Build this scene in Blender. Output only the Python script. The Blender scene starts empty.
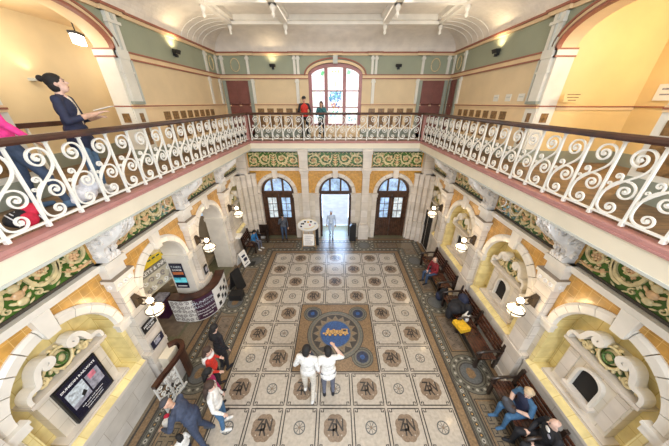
import bpy, math, random
import numpy as np
from mathutils import Vector, Matrix
random.seed(7)
C = bpy.context.scene.collection
PI = math.pi

# ---------------------------------------------------------------- materials
def mat(name, col, rough=.6, noise=.08, scale=8.0, metal=0.0, bump=0.0, emit=None, estr=0.0, tile=None, coat=0.0, spec=.5):
    m = bpy.data.materials.new(name); m.use_nodes = True
    nt = m.node_tree; b = nt.nodes['Principled BSDF']
    b.inputs['Roughness'].default_value = rough
    b.inputs['Metallic'].default_value = metal
    b.inputs['Specular IOR Level'].default_value = spec
    if coat: b.inputs['Coat Weight'].default_value = coat; b.inputs['Coat Roughness'].default_value = .12
    tc = nt.nodes.new('ShaderNodeTexCoord')
    n = nt.nodes.new('ShaderNodeTexNoise'); n.inputs['Scale'].default_value = scale; n.inputs['Detail'].default_value = 4
    nt.links.new(tc.outputs['Object'], n.inputs['Vector'])
    r = nt.nodes.new('ShaderNodeValToRGB')
    c0 = [max(0, c*(1-noise*2)) for c in col]; c1 = [min(1, c*(1+noise)) for c in col]
    r.color_ramp.elements[0].position = .3; r.color_ramp.elements[1].position = .7
    r.color_ramp.elements[0].color = (*c0, 1); r.color_ramp.elements[1].color = (*c1, 1)
    nt.links.new(n.outputs['Fac'], r.inputs['Fac'])
    out = r.outputs['Color']
    if tile:   # (width, height, joint colour, joint size, axis)
        w, h, jc, js, ax = tile
        sep = nt.nodes.new('ShaderNodeSeparateXYZ'); nt.links.new(tc.outputs['Object'], sep.inputs[0])
        cmb = nt.nodes.new('ShaderNodeCombineXYZ')
        a = {'yz': ('Y', 'Z'), 'xz': ('X', 'Z'), 'xy': ('X', 'Y')}[ax]
        nt.links.new(sep.outputs[a[0]], cmb.inputs[0]); nt.links.new(sep.outputs[a[1]], cmb.inputs[1])
        br = nt.nodes.new('ShaderNodeTexBrick')
        br.offset = 0 if abs(w-h) < 1e-6 else .5; br.inputs['Scale'].default_value = 1; br.inputs['Mortar Size'].default_value = js
        br.inputs['Brick Width'].default_value = w; br.inputs['Row Height'].default_value = h
        br.inputs['Mortar Smooth'].default_value = .3
        br.inputs['Mortar'].default_value = (*jc, 1)
        nt.links.new(cmb.outputs[0], br.inputs['Vector'])
        d = nt.nodes.new('ShaderNodeMixRGB'); d.blend_type = 'MULTIPLY'; d.inputs[0].default_value = 1
        d.inputs[2].default_value = (.86, .84, .8, 1)
        nt.links.new(out, d.inputs[1]); nt.links.new(out, br.inputs['Color1']); nt.links.new(d.outputs[0], br.inputs['Color2'])
        out = br.outputs['Color']
    nt.links.new(out, b.inputs['Base Color'])
    if bump:
        bp = nt.nodes.new('ShaderNodeBump'); bp.inputs['Strength'].default_value = bump; bp.inputs['Distance'].default_value = .02
        n2 = nt.nodes.new('ShaderNodeTexNoise'); n2.inputs['Scale'].default_value = scale*3
        nt.links.new(tc.outputs['Object'], n2.inputs['Vector'])
        nt.links.new(n2.outputs['Fac'], bp.inputs['Height']); nt.links.new(bp.outputs['Normal'], b.inputs['Normal'])
    if emit:
        b.inputs['Emission Color'].default_value = (*emit, 1); b.inputs['Emission Strength'].default_value = estr
    return m

M = {}
def D(k, *a, **kw): M[k] = mat(k, *a, **kw)
D('marble', (.76, .70, .635), .38, .07, 3, coat=.2, tile=(9, .42, (.45, .38, .32), .006, 'xz'))
D('stone', (.80, .74, .64), .5, .06, 2.5, tile=(.62, .31, (.5, .43, .33), .006, 'yz'))
D('stone_x', (.73, .66, .56), .5, .06, 2.5, tile=(.62, .31, (.5, .43, .33), .006, 'xz'))
D('white_block', (.80, .76, .69), .4, .05, 3, coat=.2)
D('joint', (.30, .25, .2), .8)
D('orange_tile', (.66, .36, .085), .3, .16, 5, tile=(.17, .17, (.72, .47, .17), .005, 'yz'), coat=.4)
D('orange_tile_x', (.68, .36, .08), .25, .16, 9, tile=(.17, .17, (.55, .33, .1), .006, 'xz'), coat=.4)
D('yellow_tile', (.93, .78, .38), .25, .1, 4, tile=(.34, .34, (.62, .47, .17), .006, 'yz'), coat=.4)
D('dado_stone', (.68, .645, .59), .45, .08, 2.5, tile=(.75, .38, (.38, .33, .27), .005, 'yz'), coat=.2)
D('frieze_green', (.06, .15, .02), .3, .3, 7, coat=.4)
D('frieze_cream', (.72, .60, .33), .35, .15, 12, coat=.3)
D('frieze_rose', (.70, .45, .24), .35, .15, 12, coat=.3)
D('shadow_line', (.06, .05, .04), .5)
D('console', (.84, .81, .78), .45, .06, 6, bump=.4)
D('cream_paint', (.80, .73, .585), .5, .03, 2)
D('mauve_paint', (.47, .235, .215), .45, .06, 5)
D('grey_paint', (.55, .57, .53), .5, .04, 3)
D('dark_wood', (.060, .020, .011), .35, .3, 5, coat=.1)
D('iron_white', (.85, .84, .79), .4, .04, 6)
D('gal_wood', (.27, .175, .095), .5, .25, 3, tile=(1.8, .11, (.1, .06, .03), .006, 'xy'))
D('gal_wall', (.73, .575, .36), .6, .04, 1.5)
D('gal_yellow', (.80, .60, .29), .6, .04, 1.2)
D('gal_ochre', (.74, .60, .37), .6, .04, 1.2)
D('gal_green', (.335, .365, .265), .6, .04, 1.5)
D('gal_band', (.80, .60, .36), .6, .04, 2)
D('gal_red', (.33, .115, .07), .5, .06, 3)
D('gal_white', (.76, .74, .66), .5, .05, 2)
D('gal_brown', (.27, .15, .055), .4, .3, 14)
D('door_red', (.215, .075, .06), .4, .1, 3)
D('win_red', (.36, .15, .145), .4, .1, 3)
D('skirt_green', (.31, .34, .28), .5, .05, 3)
D('gold_line', (.72, .6, .36), .5)
D('ceil', (.80, .74, .65), .7, .05, 3, bump=.5)
D('ceil_trim', (.82, .78, .70), .6, .04, 3)
D('door_wood', (.075, .032, .016), .35, .3, 6, coat=.3)
D('black', (.012, .012, .013), .5)
D('blackgloss', (.015, .013, .02), .25)
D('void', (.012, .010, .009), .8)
D('f_cream', (.475, .42, .35), .3, .09, 14, coat=.25, bump=.05)
D('f_taupe', (.25, .18, .125), .3, .16, 30, coat=.25)
D('f_dark', (.05, .042, .038), .35, .2, 30, coat=.2)
D('f_orange', (.25, .16, .085), .3, .2, 22, coat=.25)
D('f_tan', (.21, .165, .11), .3, .14, 26, coat=.25)
D('f_grey', (.15, .145, .115), .35, .14, 24, coat=.25)
D('f_slate', (.12, .125, .125), .35, .14, 24, coat=.25)
D('f_green', (.15, .15, .09), .35, .14, 14, coat=.2)
D('f_blue', (.025, .085, .26), .3, .2, 24, coat=.25)
D('f_darkblue', (.02, .032, .075), .3, .3, 24, coat=.25)
D('f_white', (.43, .40, .34), .3, .1, 24, coat=.25)
D('f_red', (.20, .155, .115), .35, .2, 6, coat=.2)
D('f_gold', (.6, .36, .12), .3, .2, 24, coat=.2)
D('bench_wood', (.085, .031, .017), .25, .3, 5, coat=.5)
D('bench_dark', (.03, .017, .012), .35, .3, 5, coat=.3)
D('lamp_metal', (.10, .07, .045), .35, .1, 8, metal=.8)
D('lamp_glass', (.9, .86, .76), .3, emit=(1, .86, .62), estr=.9)
D('bulb', (1, .9, .7), .3, emit=(1, .80, .5), estr=14.0)
D('tube_lamp', (1, 1, 1), .4, emit=(1, .96, .88), estr=6.0)
D('paper', (.86, .85, .82), .6, .03, 4)
D('text_white', (.85, .85, .85), .5, .01)
D('screen_black', (.012, .012, .03), .2, .05)
D('purple', (.055, .014, .045), .4, .1, 8)
D('poster_dark', (.02, .02, .045), .35, .1, 8)
D('ornate_grey', (.33, .30, .29), .5, .1, 12)
D('step', (.44, .35, .23), .5, .12, 5)
D('light_wood', (.60, .40, .20), .45, .15, 6)
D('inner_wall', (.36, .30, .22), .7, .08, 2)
D('paving', (.72, .76, .82), .6, .08, 2)
D('sky_board', (.6, .75, .95), .8)
D('sign_yellow', (.80, .58, .03), .35, .1, 5)
D('sign_green', (.02, .10, .07), .35, .2, 6)
D('sign_sand', (.85, .70, .40), .4, .1, 6)
D('sign_band', (.22, .21, .18), .5, .1, 6)
D('sign_ground', (.62, .58, .46), .5, .1, 6)
D('scr_snow', (.62, .70, .78), .3, .3, 16)
D('scr_pink', (.72, .22, .30), .3, .2, 12)
D('scr_grey', (.38, .38, .46), .3, .3, 12)
D('shadowgreen', (.05, .055, .03), .5, .1)
# cloth and skin
for k, c in {'skin': (.60, .36, .25), 'skin_light': (.70, .46, .36), 'hair_black': (.012, .010, .010), 'hair_brown': (.055, .03, .02),
             'hair_grey': (.22, .2, .18), 'hair_blonde': (.62, .47, .30), 'navy': (.018, .024, .06), 'cream_top': (.72, .64, .52),
             'jeans': (.085, .16, .27), 'jeans_dark': (.045, .075, .14), 'pink': (.86, .05, .30), 'red': (.62, .035, .02), 'darkred': (.22, .012, .02),
             'magenta': (.42, .015, .12), 'white_cloth': (.80, .78, .74), 'cream_cloth': (.68, .62, .53), 'slate_cloth': (.13, .14, .19),
             'black_cloth': (.012, .012, .016), 'grey_cloth': (.085, .095, .12), 'blue_bright': (.03, .19, .46), 'blue_cloth': (.06, .155, .29),
             'navy_grey': (.05, .066, .115), 'teal': (.035, .15, .17), 'pale_blue': (.55, .68, .88), 'bag_white': (.74, .76, .82),
             'bag_yellow': (.80, .47, .02), 'bag_tan': (.42, .28, .15), 'shoe_white': (.78, .76, .72), 'hot_red': (.62, .02, .06),
             'kraft': (.55, .16, .06), 'scarf': (.78, .74, .70), 'backpack': (.055, .055, .065)}.items():
    D(k, c, .75 if 'skin' not in k else .55, .12, 18)

# ---------------------------------------------------------------- mesh builder
class MB:
    def __init__(s, T=None): s.v = []; s.f = []; s.m = []; s.mats = []; s.T = T; s.sm = []
    def mi(s, m):
        if m not in s.mats: s.mats.append(m)
        return s.mats.index(m)
    def add(s, vs, fs, m, smooth=False):
        o = len(s.v); k = s.mi(m)
        if s.T: vs = [s.T(*p) for p in vs]
        s.v.extend([tuple(p) for p in vs])
        for f in fs: s.f.append([i+o for i in f]); s.m.append(k); s.sm.append(smooth)
    def box(s, a0, a1, b0, b1, c0, c1, m):
        vs = [(a, b, c) for a in (a0, a1) for b in (b0, b1) for c in (c0, c1)]
        s.add(vs, [(0, 1, 3, 2), (4, 6, 7, 5), (0, 4, 5, 1), (2, 3, 7, 6), (0, 2, 6, 4), (1, 5, 7, 3)], m)
    def obox(s, c, ax, ay, az, hx, hy, hz, m):
        c, ax, ay, az = Vector(c), Vector(ax).normalized(), Vector(ay).normalized(), Vector(az).normalized()
        vs = [c+ax*hx*i+ay*hy*j+az*hz*k for i in (-1, 1) for j in (-1, 1) for k in (-1, 1)]
        s.add([tuple(v) for v in vs], [(0, 1, 3, 2), (4, 6, 7, 5), (0, 4, 5, 1), (2, 3, 7, 6), (0, 2, 6, 4), (1, 5, 7, 3)], m)
    def loft(s, rings, m, closed=True, caps=True, smooth=False):
        n = len(rings[0]); vs = [p for r in rings for p in r]; fs = []
        for i in range(len(rings)-1):
            for j in range(n if closed else n-1):
                k = (j+1) % n
                fs.append((i*n+j, i*n+k, (i+1)*n+k, (i+1)*n+j))
        if caps and closed: fs.append(tuple(range(n))[::-1]); fs.append(tuple((len(rings)-1)*n+j for j in range(n)))
        s.add(vs, fs, m, smooth)
    def prism(s, poly, f0, f1, m):          # poly: list of 2-tuples, f0/f1: function (a,b)->point
        n = len(poly); vs = [f0(*p) for p in poly]+[f1(*p) for p in poly]
        s.add(vs, [tuple(range(n))[::-1], tuple(range(n, 2*n))]+[(i, (i+1) % n, n+(i+1) % n, n+i) for i in range(n)], m)
    def lathe(s, c, prof, m, seg=16, smooth=True):   # profile (r,z) about vertical axis
        cx, cy, cz = c
        s.loft([[(cx+r*math.cos(2*PI*j/seg), cy+r*math.sin(2*PI*j/seg), cz+z) for j in range(seg)] for r, z in prof], m, smooth=smooth)
    def tube(s, pts, r, m, seg=8, smooth=True):
        pts = [Vector(p) for p in pts]; rs = r if isinstance(r, (list, tuple)) else [r]*len(pts); rings = []
        up = Vector((0, 0, 1))
        for i, p in enumerate(pts):
            d = (pts[min(i+1, len(pts)-1)]-pts[max(i-1, 0)]).normalized()
            u = d.cross(up)
            if u.length < 1e-3: u = d.cross(Vector((1, 0, 0)))
            u.normalize(); w = d.cross(u)
            rings.append([tuple(p+(u*math.cos(2*PI*j/seg)+w*math.sin(2*PI*j/seg))*rs[i]) for j in range(seg)])
        s.loft(rings, m, smooth=smooth)
    def ell(s, c, r, m, R=None, seg=16, rng=10):
        c = Vector(c); rings = []
        for i in range(rng+1):
            t = -PI/2+PI*i/rng; rr = max(math.cos(t), .02)
            ring = []
            for j in range(seg):
                v = Vector((r[0]*rr*math.cos(2*PI*j/seg), r[1]*rr*math.sin(2*PI*j/seg), r[2]*math.sin(t)))
                if R: v = R @ v
                ring.append(tuple(c+v))
            rings.append(ring)
        s.loft(rings, m, smooth=True)
    def ribbon(s, path, w, d0, d1, m, F, taper=None):
        """path in 2D (a,b); a flat bar of width w between depths d0 and d1; F(a,b,d) -> point"""
        n = len(path); rings = []
        for i, p in enumerate(path):
            q = path[min(i+1, n-1)]; o = path[max(i-1, 0)]
            dx, dy = q[0]-o[0], q[1]-o[1]; L = math.hypot(dx, dy) or 1
            ww = (w*taper(i/(n-1)) if taper else w)/2
            nx, ny = -dy/L*ww, dx/L*ww
            rings.append([F(p[0]+nx, p[1]+ny, d0), F(p[0]+nx, p[1]+ny, d1), F(p[0]-nx, p[1]-ny, d1), F(p[0]-nx, p[1]-ny, d0)])
        s.loft(rings, m)
    def flat(s, poly, z, m): s.add([(p[0], p[1], z) for p in poly], [tuple(range(len(poly)))], m)
    def rect(s, x0, x1, y0, y1, z, m): s.flat([(x0, y0), (x1, y0), (x1, y1), (x0, y1)], z, m)
    def annulus(s, cx, cy, r0, r1, z, m, seg=40):
        vs = []; fs = []
        for j in range(seg):
            a = 2*PI*j/seg
            vs += [(cx+r0*math.cos(a), cy+r0*math.sin(a), z), (cx+r1*math.cos(a), cy+r1*math.sin(a), z)]
        for j in range(seg):
            k = (j+1) % seg; fs.append((2*j, 2*j+1, 2*k+1, 2*k))
        s.add(vs, fs, m)
    def disc(s, cx, cy, r, z, m, seg=32):
        s.flat([(cx+r*math.cos(2*PI*j/seg), cy+r*math.sin(2*PI*j/seg)) for j in range(seg)], z, m)
    def line(s, path, w, z, m):
        n = len(path); vs = []
        for i, p in enumerate(path):
            q = path[min(i+1, n-1)]; o = path[max(i-1, 0)]
            dx, dy = q[0]-o[0], q[1]-o[1]; L = math.hypot(dx, dy) or 1
            vs += [(p[0]-dy/L*w/2, p[1]+dx/L*w/2, z), (p[0]+dy/L*w/2, p[1]-dx/L*w/2, z)]
        s.add(vs, [(2*i, 2*i+1, 2*i+3, 2*i+2) for i in range(n-1)], m)
    def mesh(s, name):
        me = bpy.data.meshes.new(name); me.from_pydata(s.v, [], s.f)
        for m in s.mats: me.materials.append(M[m])
        me.polygons.foreach_set('material_index', s.m); me.polygons.foreach_set('use_smooth', s.sm)
        me.update(); return me
    def build(s, name, parent=None, label=None, cat=None, group=None, kind=None, loc=None):
        me = s.mesh(name); o = bpy.data.objects.new(name, me); C.objects.link(o)
        if loc:
            o.location = loc
            me.transform(Matrix.Translation(-Vector(loc)))
        return tag(o, parent, label, cat, group, kind)

def tag(o, parent=None, label=None, cat=None, group=None, kind=None):
    if parent:
        o.parent = parent
        o.matrix_parent_inverse = Matrix.LocRotScale(parent.location, parent.rotation_euler, parent.scale).inverted()
    if label: o['label'] = label
    if cat: o['category'] = cat
    if group: o['group'] = group
    if kind: o['kind'] = kind
    return o
def thing(name, label, cat, loc=(0, 0, 0), group=None, kind=None):
    o = bpy.data.objects.new(name, None); C.objects.link(o); o.location = loc; o.empty_display_size = .1
    return tag(o, None, label, cat, group, kind)
def dup(root, loc, rot=None, label=None, mirror=False):
    r = root.copy(); C.objects.link(r); r.location = loc
    if rot is not None: r.rotation_euler = rot
    if mirror: r.scale = (-1, 1, 1)
    if label: r['label'] = label
    def rec(src, dst):
        for ch in list(src.children):
            c = ch.copy(); C.objects.link(c); c.parent = dst; rec(ch, c)
    rec(root, r); return r

def spiral(cx, cy, r0, r1, a_end, turns, sgn, n=26):
    """from the inner end (r0) outwards to r1 arriving at angle a_end; sgn=+1 counter-clockwise outward"""
    out = []
    for i in range(n+1):
        t = i/n; a = a_end-sgn*turns*2*PI*(1-t); r = r0+(r1-r0)*t**1.25
        out.append((cx+r*math.cos(a), cy+r*math.sin(a)))
    return out
def bez(p0, p1, p2, p3, n=12):
    return [tuple((1-t)**3*a+3*(1-t)**2*t*b+3*(1-t)*t*t*c+t**3*d for a, b, c, d in zip(p0, p1, p2, p3)) for t in [i/n for i in range(1, n+1)]]

_dg = None
def text_tris(txt, size, bold=0.0):
    cu = bpy.data.curves.new('txt', 'FONT'); cu.body = txt; cu.size = size; cu.align_x = 'CENTER'; cu.align_y = 'CENTER'; cu.resolution_u = 2; cu.offset = bold
    ob = bpy.data.objects.new('txt', cu); C.objects.link(ob); bpy.context.view_layer.update()
    me = ob.to_mesh(); vs = [(v.co.x, v.co.y) for v in me.vertices]; fs = [tuple(p.vertices) for p in me.polygons]
    ob.to_mesh_clear(); bpy.data.objects.remove(ob); bpy.data.curves.remove(cu)
    return vs, fs

# ---------------------------------------------------------------- measures (metres)
H = 6.6                # eye height
XW = 4.65              # ground floor side wall plane
YW = 11.22             # ground floor far wall plane
XG = 5.2; YG = 12.4    # gallery walls
ZF = 5.1               # gallery floor
XR = 3.85; YR = 11.12  # railing line
PY = [-1.27, 1.29, 3.86, 6.43, 9.0]         # pilasters down the side walls
BY = [0.0, 2.575, 5.145, 7.71, 10.25]       # bay centres
def TR(u, d, z): return (XW-d, u, z)        # side wall, right: u along the wall, d out into the hall
def TL(u, d, z): return (-XW+d, u, z)
def TF(u, d, z): return (u, YW-d, z)
def struct(name, mb, parent=None): return mb.build(name, parent, kind='structure')
SKY=1.6; HALL=65; ALC_R=115; ALC_L=45; DOOR=110; NEAR=600
# ================================================================= FLOOR MOSAIC
S = .82; FX = 2.87; FY1 = 9.62; FY0 = FY1-11*S
def floor_mesh():
    b = MB()
    b.box(-9.5, 4.75, -3.2, 12.6, -.12, 0, 'f_green')
    z = .0008
    for off, m in ((1.78, 'f_tan'), (1.65, 'f_dark'), (1.60, 'f_orange'), (1.45, 'f_dark'), (1.40, 'f_grey'), (1.19, 'f_dark'), (1.15, 'f_tan'),
                   (.56, 'f_dark'), (.52, 'f_grey'), (.28, 'f_dark'), (.23, 'f_orange'), (.05, 'f_dark'), (0, 'f_cream')):
        b.rect(-FX-off, FX+off, FY0-off, FY1+off*.86, z, m); z += .0007
    # guilloche chains in the grey bands
    def chain(x0, y0, x1, y1):
        L = math.hypot(x1-x0, y1-y0); n = int(L/.10)
        for i in range(n+1):
            t = i/n; x, y = x0+(x1-x0)*t, y0+(y1-y0)*t
            b.disc(x, y, .046, .0102, 'f_white' if i % 2 else 'f_dark', 10); b.disc(x, y, .02, .0108, 'f_dark' if i % 2 else 'f_gold', 8)
        nx, ny = -(y1-y0)/L*.085, (x1-x0)/L*.085
        for s in (-1, 1): b.line([(x0+nx*s, y0+ny*s), (x1+nx*s, y1+ny*s)], .018, .0102, 'f_dark')
    for sx in (-1, 1):
        for off in (.385, 1.29): chain(sx*(FX+off), .3, sx*(FX+off), FY1+off*.86)
    for off in (.385, 1.29): chain(-FX-off, FY1+off*.86, FX+off, FY1+off*.86)
    # roundels and long panels in the tan band
    def roundel(x, y, c):
        b.disc(x, y, .54, .0112, 'f_dark'); b.disc(x, y, .52, .0118, 'f_grey')
        for i in range(26):
            a = 2*PI*i/26; b.disc(x+.43*math.cos(a), y+.43*math.sin(a), .036, .0124, 'f_white' if i % 2 else 'f_dark', 8)
        b.annulus(x, y, .345, .365, .0124, 'f_dark'); b.disc(x, y, .3, .0124, 'f_slate')
        for i in range(5):
            a = 2*PI*i/5+.5; b.disc(x+.05*math.cos(a), y+.06*math.sin(a), .07+.02*(i%2), .013+i*.0002, c, 10)
        b.annulus(x, y, .27, .3, .0135, 'f_dark')
    def panel(xa, xb, ya, yb, key):
        b.rect(xa, xb, ya, yb, .0112, 'f_dark'); b.rect(xa+.025, xb-.025, ya+.025, yb-.025, .0118, 'f_orange')
        b.rect(xa+.06, xb-.06, ya+.06, yb-.06, .0122, 'f_tan' if key else 'f_red')
        vert = (yb-ya) > (xb-xa); L = (yb-ya if vert else xb-xa)-.16; n = max(1, int(L/.2)); st = L/n
        for i in range(n):
            for row in (-1, 1):
                p = [(-.07, -.09), (.07, -.09), (.07, .06), (-.035, .06), (-.035, -.03), (.02, -.03)] if key else [(-.05, -.06), (.05, .0), (-.05, .06)]
                o = .08+st*(i+.5)
                if vert: pts = [((xa+xb)/2+row*.10+q[0]*row, ya+o+q[1]) for q in p]
                else: pts = [(xa+o+q[1], (ya+yb)/2+row*.10+q[0]*row) for q in p]
                b.line(pts, .026 if key else .018, .0128, 'f_dark')
    xm = FX+.845
    for sx in (-1, 1):
        for y in PY[1:]:
            roundel(sx*xm, y, 'f_orange' if (y > 3 and y < 5) or y > 6 and y < 7 and sx < 0 else 'f_slate')
        for k in range(1, 4):
            panel(sx*xm-.26, sx*xm+.26, PY[k]+.62, PY[k+1]-.62, k == 1)
        panel(sx*xm-.26, sx*xm+.26, PY[4]+.6, FY1+.4, False)
    ym = FY1+.845*.86
    for x in (-1.5, 1.5): roundel(x, ym, 'f_slate')
    for xa, xb in ((-3.2, -2.15), (-.85, .85), (2.15, 3.2)): panel(xa, xb, ym-.24, ym+.24, False)
    # field of monogram and wheel tiles
    tv, tf = text_tris('N', .33, .006); rv, rf = text_tris('R', .33, .006); zv, zf = text_tris('Z', .33, .006)
    zt = .0105
    for c in range(7):
        for k in range(11):
            x0 = -FX+c*S; y1 = FY1-k*S; x, y = x0+S/2, y1-S/2
            if 2 <= c <= 4 and 4 <= k <= 6: continue
            for sx in (-1, 1):
                for sy in (-1, 1):
                    q = [(.036, .11), (.036, .036), (.125, .036), (.125, .105), (.075, .105), (.075, .07)]
                    b.line([(x+sx*(S/2-p), y+sy*(S/2-r)) for p, r in q], .026, zt, 'f_dark')
                b.line([(x+sx*(S/2-.036), y-S/2+.11), (x+sx*(S/2-.036), y+S/2-.11)], .026, zt, 'f_dark')
                b.line([(x-S/2+.125, y+sx*(S/2-.036)), (x+S/2-.125, y+sx*(S/2-.036))], .026, zt, 'f_dark')
            if (c+k) % 2:
                n = 48
                b.flat([(x+(.25+.016*abs(math.sin(4*a))*1.5)*math.cos(a), y+(.25+.024*abs(math.sin(4*a)))*math.sin(a)) for a in [2*PI*i/n for i in range(n)]], zt, 'f_taupe')
                for vs, fs, dx, dy in ((zv, zf, -.095, .04), (rv, rf, .0, -.045), (tv, tf, .095, .04)):
                    b.add([(x+vx*.8+dx, y+vy+dy, zt+.0008) for vx, vy in vs], fs, 'f_dark')
                for i in range(4):
                    a = PI/4+i*PI/2; b.disc(x+.2*math.cos(a), y+.2*math.sin(a), .016, zt+.0006, 'f_cream', 6)
            else:
                b.annulus(x, y, .110, .134, zt, 'f_slate'); b.disc(x, y, .03, zt, 'f_taupe', 10)
                for i in range(8):
                    a = 2*PI*i/8+.2; b.line([(x+.03*math.cos(a), y+.03*math.sin(a)), (x+.115*math.cos(a), y+.115*math.sin(a))], .014, zt, 'f_slate')
    # centre panel with the engine
    cy = FY1-5.5*S; h = 1.5*S
    b.rect(-h, h, cy-h, cy+h, .0105, 'f_dark'); b.rect(-h+.035, h-.035, cy-h+.035, cy+h-.035, .0112, 'f_orange')
    for sx in (-1, 1):
        for sy in (-1, 1):
            x, y = sx*.79, cy+sy*.79
            for r, m, z in ((.32, 'f_dark', .0118), (.30, 'f_grey', .0122)): b.disc(x, y, r, z, m)
    for r, m, z in ((.90, 'f_dark', .0126), (.875, 'f_grey', .013), (.81, 'f_slate', .0134), (.785, 'f_tan', .0137), (.755, 'f_grey', .014), (.735, 'f_dark', .0144)):
        b.disc(0, cy, r, z, m, 64)
    b.flat([((.715 if i % 2 == 0 else .54)*math.cos(PI*i/16+PI/2), cy+(.715 if i % 2 == 0 else .54)*math.sin(PI*i/16+PI/2)) for i in range(32)], .0150, 'f_tan')
    for i in range(16):
        a = 2*PI*i/16+PI/2; b.flat([(.52*math.cos(a-.08), cy+.52*math.sin(a-.08)), (.64*math.cos(a), cy+.64*math.sin(a)), (.52*math.cos(a+.08), cy+.52*math.sin(a+.08))], .0153, 'f_orange')
    b.disc(0, cy, .50, .0156, 'f_slate', 48); b.disc(0, cy, .47, .016, 'f_blue', 48)
    for sx in (-1, 1):
        for sy in (-1, 1):
            x, y = sx*.79, cy+sy*.79
            for r, m, z in ((.2, 'f_slate', .0156), (.175, 'f_darkblue', .016), (.07, 'f_blue', .0164)): b.disc(x, y, r, z, m, 24)
            b.annulus(x, y, .235, .255, .0158, 'f_dark')
    zz = .0168; G = 'f_gold'
    b.rect(-.40, .42, cy-.03, cy+.02, zz, G); b.rect(-.30, .22, cy+.02, cy+.12, zz, G); b.rect(.2, .40, cy+.02, cy+.17, zz, G)
    b.rect(-.26, -.20, cy+.12, cy+.19, zz, G); b.disc(-.05, cy+.12, .04, zz, G, 10)
    for x, r in ((-.3, .045), (-.17, .065), (0, .065), (.17, .065), (.32, .045)):
        b.disc(x, cy-.05, r, zz+.0004, 'f_dark', 14); b.disc(x, cy-.05, r*.72, zz+.0008, G, 14)
    for x in (-.2, -.05, .1): b.rect(x-.006, x+.006, cy+.02, cy+.12, zz+.0005, 'f_dark')
    b.rect(.25, .35, cy+.07, cy+.14, zz+.0005, 'f_darkblue')
    # plain floors of the two side openings
    b.rect(-9.4, -4.66, 4.3, 6.0, .0006, 'f_green'); b.rect(-7.6, -5.0, 5.0, 6.9, .0012, 'f_red')
    b.rect(-4.92, -4.66, 4.0, 6.3, .0018, 'f_tan')
    return b
fl = struct('floor', floor_mesh())

# ================================================================= GROUND FLOOR WALLS
RI, RO, ZS = .85, 1.06, 2.44
def arc(uc, zs, r, n, a0=PI, a1=0): return [(uc+r*math.cos(a0+(a1-a0)*i/n), zs+r*math.sin(a0+(a1-a0)*i/n)) for i in range(n+1)]
def arch_wall(b, u0, u1, uc, r, z0, zs, z1, ml, mh, d=0, back=-.34, mi='yellow_tile', low=None):
    q = lambda p, m: b.add([(u, d, z) for u, z in p], [tuple(range(len(p)))], m)
    lo = 0 if low is None else low
    q([(u0, lo), (uc-r, lo), (uc-r, zs), (u0, zs)], ml); q([(uc+r, lo), (u1, lo), (u1, zs), (uc+r, zs)], ml)
    q([(u0, zs), (uc-r, zs), (uc-r, z1), (u0, z1)], mh); q([(uc+r, zs), (u1, zs), (u1, z1), (uc+r, z1)], mh)
    if z0 > lo: q([(uc-r, lo), (uc+r, lo), (uc+r, z0), (uc-r, z0)], ml)
    A = arc(uc, zs, r, 28)
    for p, s in zip(A, A[1:]): q([p, s, (s[0], z1), (p[0], z1)], mh)
    P = [(uc-r, z0)]+A+[(uc+r, z0)]
    for p, s in zip(P, P[1:]): b.add([(p[0], d, p[1]), (s[0], d, s[1]), (s[0], back, s[1]), (p[0], back, p[1])], [(0, 1, 2, 3)], mi)
    if z0 > lo: b.add([(uc-r, d, z0), (uc+r, d, z0), (uc+r, back, z0), (uc-r, back, z0)], [(0, 1, 2, 3)], mi)
    return P
def archivolt(b, uc, zs, ri, ro, m, n=11, d=.07, key=3.70, w=.13):
    for i in range(n):
        a0 = PI-PI*i/n-.008; a1 = PI-PI*(i+1)/n+.008
        rings = []
        for t in range(4):
            a = a0+(a1-a0)*t/3; c, s_ = math.cos(a), math.sin(a)
            rings.append([(uc+r*c, dd, zs+r*s_) for r, dd in ((ri, 0), (ri+.03, d), (ro-.05, d), (ro, d*.4), (ro, 0))])
        b.loft(rings, m)
    A = arc(uc, zs, ri+.02, 24); B = arc(uc, zs, ro-.02, 24)
    for i in range(24): b.add([(A[i][0], d*.35, A[i][1]), (A[i+1][0], d*.35, A[i+1][1]), (B[i+1][0], d*.35, B[i+1][1]), (B[i][0], d*.35, B[i][1])], [(0, 1, 2, 3)], 'joint')
    if key: b.prism([(-w*.75, zs+ri-.03), (w*.75, zs+ri-.03), (w, key), (-w, key)], lambda a, z: (uc+a, 0, z), lambda a, z: (uc+a, .11, z), m)
def impost(b, uc, zs, ri, m, z0=1.2):
    for s in (-1, 1):
        a, c = sorted((uc+s*(ri-.02), uc+s*(ri+.29))); b.box(a, c, 0, .11, zs-.2, zs-.06, m)
        a, c = sorted((uc+s*(ri-.04), uc+s*(ri+.32))); b.box(a, c, 0, .14, zs-.06, zs, m)
        a, c = sorted((uc+s*ri, uc+s*(ri+(.10 if z0 > 1 else .22)))); b.box(a, c, 0, .04, z0, zs-.2, 'yellow_tile' if z0 > 1 else m)

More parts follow.
